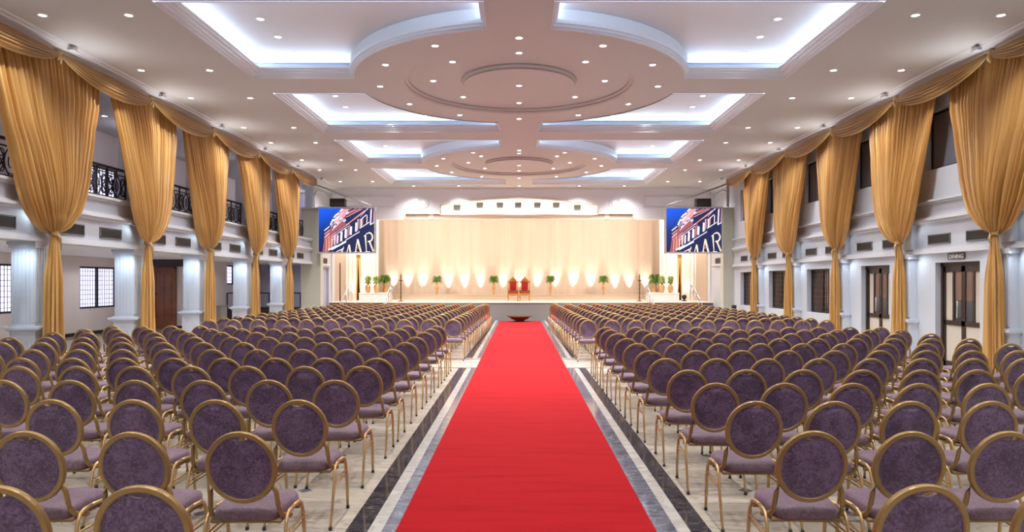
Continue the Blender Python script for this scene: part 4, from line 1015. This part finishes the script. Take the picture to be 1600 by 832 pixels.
def tail(seed):
    rnd = random.Random(seed); m = MB(); nu, nv = 120, 30; vs = []; fs = []
    ph = [rnd.uniform(0, 6.28) for _ in range(4)]
    for j in range(nv+1):
        t = j/nv; z = ZTIE-.01+(0.04-ZTIE)*t
        ry = .05+.07*min(1, t*3.2)**.8+.06*t; rx = .045+.05*min(1, t*3)**.8+.025*t
        for i in range(nu):
            a = 2*PI*i/nu; f = 1+(.10+.20*min(1, t*4))*(math.sin(11*a+ph[0]+.6*t)*.6+math.sin(17*a+ph[1]-.8*t)*.5+.25*math.sin(5*a+ph[2]+1.5*t))
            vs.append((.04+rx*f*math.cos(a), ry*f*math.sin(a), z))
    for j in range(nv):
        for i in range(nu): k = (i+1) % nu; fs.append((j*nu+i, j*nu+k, (j+1)*nu+k, (j+1)*nu+i))
    m.add(vs, fs, 0, True); m.uv = [(.35*abs(i/nu-.5), j/nv) for j in range(nv+1) for i in range(nu)]; return m
def tieband(seed):
    rnd = random.Random(seed); m = MB()
    for q in range(3): m.tube([(.04+.065*math.cos(a), .075*math.sin(a), ZTIE-.02+.02*q+.008*math.sin(3*a+q)) for a in [2*PI*k/20 for k in range(20)]], .018, 6, closed=True)
    for q in range(3):
        y0 = rnd.uniform(-.03, .05); L = rnd.uniform(.15, .38)
        m.tube([(.11, y0, ZTIE), (.14, y0+.02, ZTIE-.08), (.13, y0+.03+.02*q, ZTIE-L)], [.012, .022, .006], 6, flat=.5)
    return m
protos = []
for k in range(2):
    e = empty('curtain', (0, 0, 0), '', 'curtain')
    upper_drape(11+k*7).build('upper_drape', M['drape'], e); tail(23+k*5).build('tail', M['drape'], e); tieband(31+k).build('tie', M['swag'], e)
    protos.append(e)
used = set()
cn = ['nearest', 'second', 'third', 'fourth', 'farthest']
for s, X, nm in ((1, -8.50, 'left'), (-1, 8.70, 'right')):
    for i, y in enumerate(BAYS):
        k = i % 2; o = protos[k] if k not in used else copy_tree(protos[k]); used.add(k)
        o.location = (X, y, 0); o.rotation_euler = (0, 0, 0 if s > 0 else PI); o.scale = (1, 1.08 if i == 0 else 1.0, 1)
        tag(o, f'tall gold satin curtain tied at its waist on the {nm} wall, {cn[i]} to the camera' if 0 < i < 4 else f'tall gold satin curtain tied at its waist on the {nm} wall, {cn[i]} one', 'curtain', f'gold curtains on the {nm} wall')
def swag(y0, y1, seed, full=True):
    rnd = random.Random(seed); m = MB(); ns, nr = 60, 90; vs = []; fs = []; L = y1-y0; sag = .37+rnd.uniform(-.03, .03)
    for j in range(nr+1):
        r = j/nr
        for i in range(ns+1):
            s = i/ns; c = (4*s*(1-s))**.75 if 0 < s < 1 else 0
            endz = -.09*r
            z = 6.0-sag*r*c+endz-.01*math.sin(r*50)*c
            x = .09+.15*math.sin(PI*min(1, r*.75+.05))*c**.6+.028*math.sin(2*PI*7.5*(r**.85))*c**.5+.035*r
            vs.append((x, L*(s-.5)*(1-.02*r), z))
    for j in range(nr):
        for i in range(ns): fs.append((j*(ns+1)+i, j*(ns+1)+i+1, (j+1)*(ns+1)+i+1, (j+1)*(ns+1)+i))
    m.add(vs, fs, 0, True); m.uv = [(i/ns, j/nr) for j in range(nr+1) for i in range(ns+1)]; return m, L
def knot():
    m = MB(); m.lathe([(0, -.07), (.05, -.055), (.075, -.01), (.06, .04), (0, .06)], (.07, 0, 0), 14, wob=lambda a, z: 1+.15*math.sin(5*a+z*30))
    m.tube([(.10, 0, -.03), (.13, .02, -.10), (.12, .03, -.2)], [.03, .035, .012], 7); m.tube([(.10, 0, -.03), (.12, -.03, -.09), (.11, -.05, -.15)], [.03, .03, .01], 7)
    return m
sn = ['nearest', 'second', 'third', 'fourth', 'fifth', 'last']
for s, X, nm in ((1, -8.50, 'left'), (-1, 8.70, 'right')):
    for i, (a, c) in enumerate(zip(KNOTS[:-1], KNOTS[1:])):
        ym = (a+c)/2; m, L = swag(a, c, 60+i)
        e = empty('curtain_swag', (X, ym, 0), f'gold swag draped under the ceiling along the {nm} wall, {sn[i]} one', 'swag', f'gold swags on the {nm} wall', rz=0 if s > 0 else PI)
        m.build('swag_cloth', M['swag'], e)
        q = knot().build('knot', M['swag'], e); q.location = (.02, s*(L/2), 5.97)
        if i == 0: q = knot().build('knot', M['swag'], e); q.location = (.02, -s*(L/2), 5.97)

# small white fitting at every knot; added floating spot stands in for ledge uplights; wall washers behind the curtains
for s, X, nm in ((1, WL+.62, 'left'), (-1, WR-.62, 'right')):
    for i, y in enumerate(KNOTS):
        m = MB(); m.box(X-.05, X+.05, y-.07, y+.07, ZC-.10, ZC-.05); m.box(X-.015, X+.015, y+.05, y+.16, ZC-.09, ZC-.06); m.tube([(X, y, ZC-.05), (X, y, ZC-.01)], .012, 6)
        tag(m.build('cornice_lamp', M['trim'], origin=(X, y, ZC-.1)), f'small white lamp bracket on the {nm} ceiling cornice, {ORD[i+1]} from the camera', 'lamp bracket', f'lamp brackets on the {nm} cornice')
        if y < 28: lamp('SPOT', (X+s*.06, y+.1, 5.15), E_CORN, (1, .99, .98), 'floating_uplight', aim=(s*.35, 0, 1), spot=math.radians(125), blend=1, radius=.15)
for i, y in enumerate(BAYS):
    for (x, s) in ((-8.55, 1), (WR-.22, -1)):
        for dy in (-.30, .30):
            if s > 0:
                lamp('SPOT', (-8.80, y+dy*2.1, 2.46), E_WALL*2.6, COL_WALL, 'column_washer', aim=(-.1, .55 if dy < 0 else -.55, -1), spot=math.radians(120), blend=1, radius=.06)
            lamp('SPOT', (x+(-.0 if s > 0 else -.02), y+dy, 2.36 if s < 0 else 2.44), E_WALL, COL_WALL, 'wall_washer', aim=(-.25*s, .55*(1 if dy > 0 else -1), -1), spot=math.radians(150), blend=1, radius=.05)
            lamp('SPOT', (x+(.02 if s > 0 else -.04), y+dy, 3.02), E_WALL*.5, COL_WALL, 'wall_washer', aim=(-.35*s, .8*(1 if dy > 0 else -1), -.9), spot=math.radians(150), blend=1, radius=.05)
# aisle + gallery room lights (flush ceiling lamps)
for yi, y in enumerate((4, 9, 14, 18.5, 23, 28, 32)):
    for x_, nm_ in ((-13.2, 'outer'), (-10.6, 'inner')):
        if y < 29: o = copy_tree(dl0); o.location = (x_, y, 2.618); tag(o, f'round downlight in the low ceiling of the left side aisle, {nm_} row, {ORD[yi+1]} from camera', 'ceiling light', 'side aisle ceiling lights')
        lamp('SPOT', (x_, y, 2.60), 45, (.95, .93, 1.0), 'aisle_lamp', rot=(0, 0, 0), spot=math.radians(165), blend=.6, radius=.06)
    lamp('POINT', (-10.2, y, 5.6), 9, (.85, .83, 1.0), 'gallery_lamp', radius=.12)
for i, y in enumerate((14.3, 17.5, 20.8, 24.0)):
    o = copy_tree(dl0); o.location = (-10.4, y, 5.95); tag(o, f'round downlight in the gallery ceiling behind the left curtains, {ORD[i+1]} from the camera', 'ceiling light', 'gallery ceiling lights')
lamp('POINT', (10.6, 22, 2.2), 20, (1, .7, .5), 'dining_lamp', radius=.3)

# ------------------------------------------------------------------ chairs
def ring_pts(n, rx, rz, cz, y_of):
    return [(rx*math.cos(2*PI*k/n), y_of(cz+rz*math.sin(2*PI*k/n)), cz+rz*math.sin(2*PI*k/n)) for k in range(n)]
CZ, RX, RZ = .722, .190, .202
def ytilt(z): return (.94-z)*.19
def part_meshes(lod):
    """lod 0 near, 1 mid, 2 far. returns dict name -> list of MB"""
    n = (48, 28, 18)[lod]; sg = (8, 6, 5)[lod]; out = {}
    # back frame: oval ring + two arms
    m = MB(); pts = ring_pts(n, RX, RZ, CZ, ytilt)
    nn = len(pts); vs = []; fs = []
    # flat rectangular-ish section swept round the oval
    prof = [(-.014, -.013), (-.008, -.018), (.012, -.016), (.017, -.006), (.017, .008), (.010, .014), (-.010, .014), (-.014, .006)] if lod == 0 else [(-.014, -.015), (.015, -.015), (.017, .010), (-.014, .012)]
    mp = len(prof)
    for k in range(n):
        a = 2*PI*k/n; c, s_ = math.cos(a), math.sin(a)
        for (dr, dy) in prof:
            x = (RX+dr)*c; z = CZ+(RZ+dr)*s_; vs.append((x, ytilt(z)+dy, z))
    for k in range(n):
        j = (k+1) % n
        for q in range(mp): r_ = (q+1) % mp; fs.append((k*mp+q, j*mp+q, j*mp+r_, k*mp+r_))
    m.add(vs, fs, 0, lod > 0)
    for s_ in (-1, 1):
        ap = [(s_*.168, ytilt(.63)+.004, .63), (s_*.190, ytilt(.56), .565), (s_*.196, ytilt(.5)+.0, .50), (s_*.200, .10, .455), (s_*.208, .125, .425), (s_*.222, .165, .408), (s_*.228, .20, .404)]
        m.tube(ap, [.013, .015, .016, .016, .016, .015, .012], sg, flat=.9)
    out['back_frame'] = [m]
    # padded oval with a hand slot at the top
    m = MB(); rings = 7 if lod == 0 else (4 if lod == 1 else 2)
    for (sgn, base) in ((-1, -.012), (1, .010)):
        vs = []; fs = []
        for q in range(rings+1):
            t = q/rings
            for k in range(n):
                a = 2*PI*k/n+PI/2; x = (RX-.012)*t*math.cos(a); z = (RZ-.012)*t*math.sin(a)
                if abs(x) < .062 and z > 0:
                    lim = (RZ-.012)-.028*max(0, 1-(x/.062)**2)**.5-.004
                    if z > lim*.985: z = min(z, lim)
                blg = .016*(1-t**3)
                zz = CZ+z; vs.append((x, ytilt(zz)+base+sgn*blg, zz))
        for q in range(rings):
            for k in range(n):
                j = (k+1) % n; f = (q*n+k, q*n+j, (q+1)*n+j, (q+1)*n+k)
                fs.append(f if sgn > 0 else f[::-1])
        m.add(vs, fs, 0, True)
    k0 = len(m.v); 
    e0 = rings*n; tot = (rings+1)*n
    rim = []
    for k in range(n):
        j = (k+1) % n; rim.append((e0+k, e0+j, tot+e0+j, tot+e0+k))
    for f in rim: m.f.append(list(f)); m.m.append(0); m.sm.append(False)
    out['backrest'] = [m]
    if lod < 2:
        m = MB(); m.tube([(x, ytilt(.88)-.012, CZ+RZ-.012-.030*max(0, 1-(x/.066)**2)**.5) for x in [-.066+.132*k/8 for k in range(9)]], .006, 5)
        out['slot_trim'] = [m]
    # seat cushion
    m = MB(); nu = (8, 5, 3)[lod]; L = [(-.215, .085), (.215, .085)]
    prof = [(0, .395, .92), (0, .40, 1.0), (0, .425, 1.015), (0, .450, 1.0), (0, .468, .93), (0, .476, .75), (0, .479, .4), (0, .480, 0)]
    if lod: prof = [prof[i] for i in ((0, 2, 4, 6, 7) if lod == 1 else (0, 2, 4, 7))]
    # rounded-square loop
    N = 8*nu//2*2; N = (32, 20, 12)[lod]; vs = []; fs = []; cyy = .295
    for (_, z, sc_) in prof:
        for k in range(N):
            a = 2*PI*k/N; c, s_ = math.cos(a), math.sin(a); p_ = 5.0
            rr = 1/((abs(c)**p_+abs(s_)**p_)**(1/p_))
            wx = .213-(.012 if s_ < 0 else 0)
            vs.append((wx*rr*c*sc_, cyy+.212*rr*s_*sc_, z))
    for i in range(len(prof)-1):
        for k in range(N): j = (k+1) % N; fs.append((i*N+k, i*N+j, (i+1)*N+j, (i+1)*N+k))
    m.add(vs, fs, 0, True); m.f.append(list(range(N))[::-1]); m.m.append(0); m.sm.append(False)
    out['seat'] = [m]
    # legs: rear & front, each side
    legs = []
    for s_ in (-1, 1):
        for kind in (0, 1):
            m = MB()
            if kind == 0: pts = [(s_*.240, -.02, .012), (s_*.238, .07, .25), (s_*.234, .112, .38), (s_*.233, .135, .415), (s_*.233, .175, .432), (s_*.233, .25, .435)]
            else: pts = [(s_*.240, .475, .012), (s_*.240, .445, .25), (s_*.236, .425, .36), (s_*.234, .405, .405), (s_*.233, .37, .428), (s_*.233, .25, .435)]
            if lod == 2: pts = [pts[0], pts[2], pts[4], pts[5]]
            m.tube(pts, [.011]+[.0125]*(len(pts)-1), sg if lod == 0 else 5, flat=.85)
            q = pts[0]
            if lod: m.tube([(q[0], q[1], 0), (q[0], q[1], .022)], .0135, 5, mat=1)
            else: m.foot = q
            legs.append(m)
    out['leg'] = legs
    if lod < 2:
        st = []
        for s_ in (-1, 1):
            m = MB(); m.tube([(s_*.236, .095, .315), (s_*.238, .437, .315)], .008, 6); m.tube([(s_*.237, .085, .285), (s_*.239, .440, .285)], .006, 6); st.append(m)
        out['stretcher'] = st
        m = MB(); m.tube([(-.2, .11, .39), (.2, .11, .39), (.2, .47, .39), (-.2, .47, .39)], .011, 6, closed=True)
        for s_ in (-1, 1): m.box(s_*.195, s_*.236, .2, .23, .383, .40); m.box(s_*.195, s_*.236, .36, .39, .383, .40)
        out['seat_frame'] = [m]
    return out
MATS = lambda red: {'back_frame': [M['gold']], 'backrest': [M['redpad'] if red else M['purple']], 'slot_trim': [M['redpad'] if red else M['purplelit']], 'seat': [M['redseat'] if red else M['purplelit']], 'leg': [M['leg'], M['cap']], 'stretcher': [M['leg']], 'seat_frame': [M['gold']]}
def chair_proto(lod, red=False):
    e = empty('banquet_chair', (0, 0, 0), '', 'chair'); mm = MATS(red)
    for nm, lst in part_meshes(lod).items():
        for mb in lst:
            p = mb.build(nm, mm[nm], e)
            if hasattr(mb, 'foot'):
                q = mb.foot; c = MB(); c.tube([(q[0], q[1], 0), (q[0], q[1], .022)], .0135, 8); c.build('rubber_foot', M['cap'], p)
    return e
def chair_single(lod, red=False, link=True):
    """the same chair as one mesh, for rows too far away to show parts"""
    allm = MB(); mats = []; mm = MATS(red)
    for nm, lst in part_meshes(lod).items():
        for mb in lst:
            idx = []
            for mt in mm[nm]:
                if mt not in mats: mats.append(mt)
                idx.append(mats.index(mt))
            k = len(allm.v); allm.v += mb.v
            for f, m_, s_ in zip(mb.f, mb.m, mb.sm): allm.f.append([i+k for i in f]); allm.m.append(idx[m_]); allm.sm.append(s_)
    return allm, mats
F, VX, VY, HC = 1090, 811, 440, .86
TL = [760, 675, 625, 594.3, 572.4, 559.6, 546.1, 535.2, 526.9, 519.4, 514.0, 509.3]
TR = [757.7, 674.4, 627.6, 599.2, 578, 560.4, 547.8, 537, 529, 521.4, 515.6, 511.3]
DL = [F*HC/(y-VY) for y in TL]; DR = [F*HC/(y-VY) for y in TR]
rnd = random.Random(5)
seats = []    # (size, side, zone, row, col, x, y)
for side in (-1, 1):
    for r in range(12):
        D = (DL if side < 0 else DR)[r]
        if side < 0: x0 = 1.60; pit = (.61, .615, .60, .58, .58)[r] if r < 5 else .572; nc = 12
        else: x0 = (1.73, 1.70, 1.69, 1.675, 1.655)[r] if r < 5 else 1.635; pit = (.59, .55, .565, .57, .566)[r] if r < 5 else .575; nc = 10
        for c in range(nc):
            x = side*(x0+pit*c)
            if abs(VX+x/D*F-800) > 800+.30/D*F: continue
            seats.append((1/D, side, 0, r, c, x, D))
    for r in range(15):
        D = (15.85 if side < 0 else 15.6)+(.792 if side < 0 else .805)*r
        x0 = (1.50 if side < 0 else 1.55)-.175*r/14; pit = .556 if side < 0 else .533
        for c in range(11):
            seats.append((1/D, side, 1, r, c, side*(x0+pit*c), D))
purple = sorted([s for s in seats if not (s[2] == 1 and s[3] >= 12)], key=lambda s: (-s[0], abs(s[5])))
reds = [s for s in seats if s[2] == 1 and s[3] >= 12]
indiv, rest = purple[:300], purple[300:]
P0, P1 = chair_proto(0), chair_proto(1); first = {0: P0, 1: P1}
far_mb, far_mats = chair_single(2); far_me = None
red_mb, red_mats = chair_single(2, True)
red_p = chair_proto(1, True); red_first = True
far_first = None
def place(o, s, cat_label, group):
    _, side, zone, r, c, x, D = s
    rr = rnd.random
    o.location = (x+(rr()-.5)*.016, D+(rr()-.5)*.02, 0.001); o.rotation_euler = (0, 0, (rr()-.5)*.05+side*-.01)
    tag(o, cat_label, 'chair', group)
for s in indiv:
    _, side, zone, r, c, x, D = s; sd = 'left' if side < 0 else 'right'
    if zone == 0:
        lod = 0 if r < 4 else 1
        if first.get(lod): o = first[lod]; first[lod] = None
        else: o = copy_tree(P0 if lod == 0 else P1)
        place(o, s, f'purple gold-framed banquet chair {sd} of carpet, {ORD[c+1]} from aisle, {ORD[r+1]} row from camera', 'purple banquet chairs in the near block')
    else:
        if far_first is None: o = far_first = far_mb.build('banquet_chair', far_mats)
        else: o = far_first.copy(); C.objects.link(o)
        place(o, s, f'purple banquet chair {sd} of carpet, {ORD[c+1]} from aisle, {ORD[r+1]} row beyond the cross gap', 'purple banquet chairs in the far block')
rf = None
for s in reds:
    _, side, zone, r, c, x, D = s; sd = 'left' if side < 0 else 'right'
    if rf is None: o = rf = red_mb.build('red_banquet_chair', red_mats)
    else: o = rf.copy(); C.objects.link(o)
    rn = {14: 'front row', 13: 'second row', 12: 'third row'}[r]
    place(o, s, f'red banquet chair {sd} of carpet, {ORD[c+1]} from aisle, {rn} from the stage', 'red banquet chairs before the stage')
# drop the unused red prototype
for ch in list(red_p.children): bpy.data.objects.remove(ch)
bpy.data.objects.remove(red_p)
big = MB()
for s in rest:
    _, side, zone, r, c, x, D = s; a = (rnd.random()-.5)*.05; ca, sa = math.cos(a), math.sin(a); dx = x+(rnd.random()-.5)*.016; dy = D+(rnd.random()-.5)*.02
    k = len(big.v); big.v += [(dx+ca*p[0]-sa*p[1], dy+sa*p[0]+ca*p[1], p[2]+.001) for p in far_mb.v]
    big.f += [[i+k for i in f] for f in far_mb.f]; big.m += far_mb.m; big.sm += far_mb.sm
o = big.build('banquet_chairs', far_mats, origin=(0, 20, 0)); tag(o, 'farther rows of purple banquet chairs massed behind the red ones', 'chairs', 'purple banquet chairs in the far block', 'stuff')
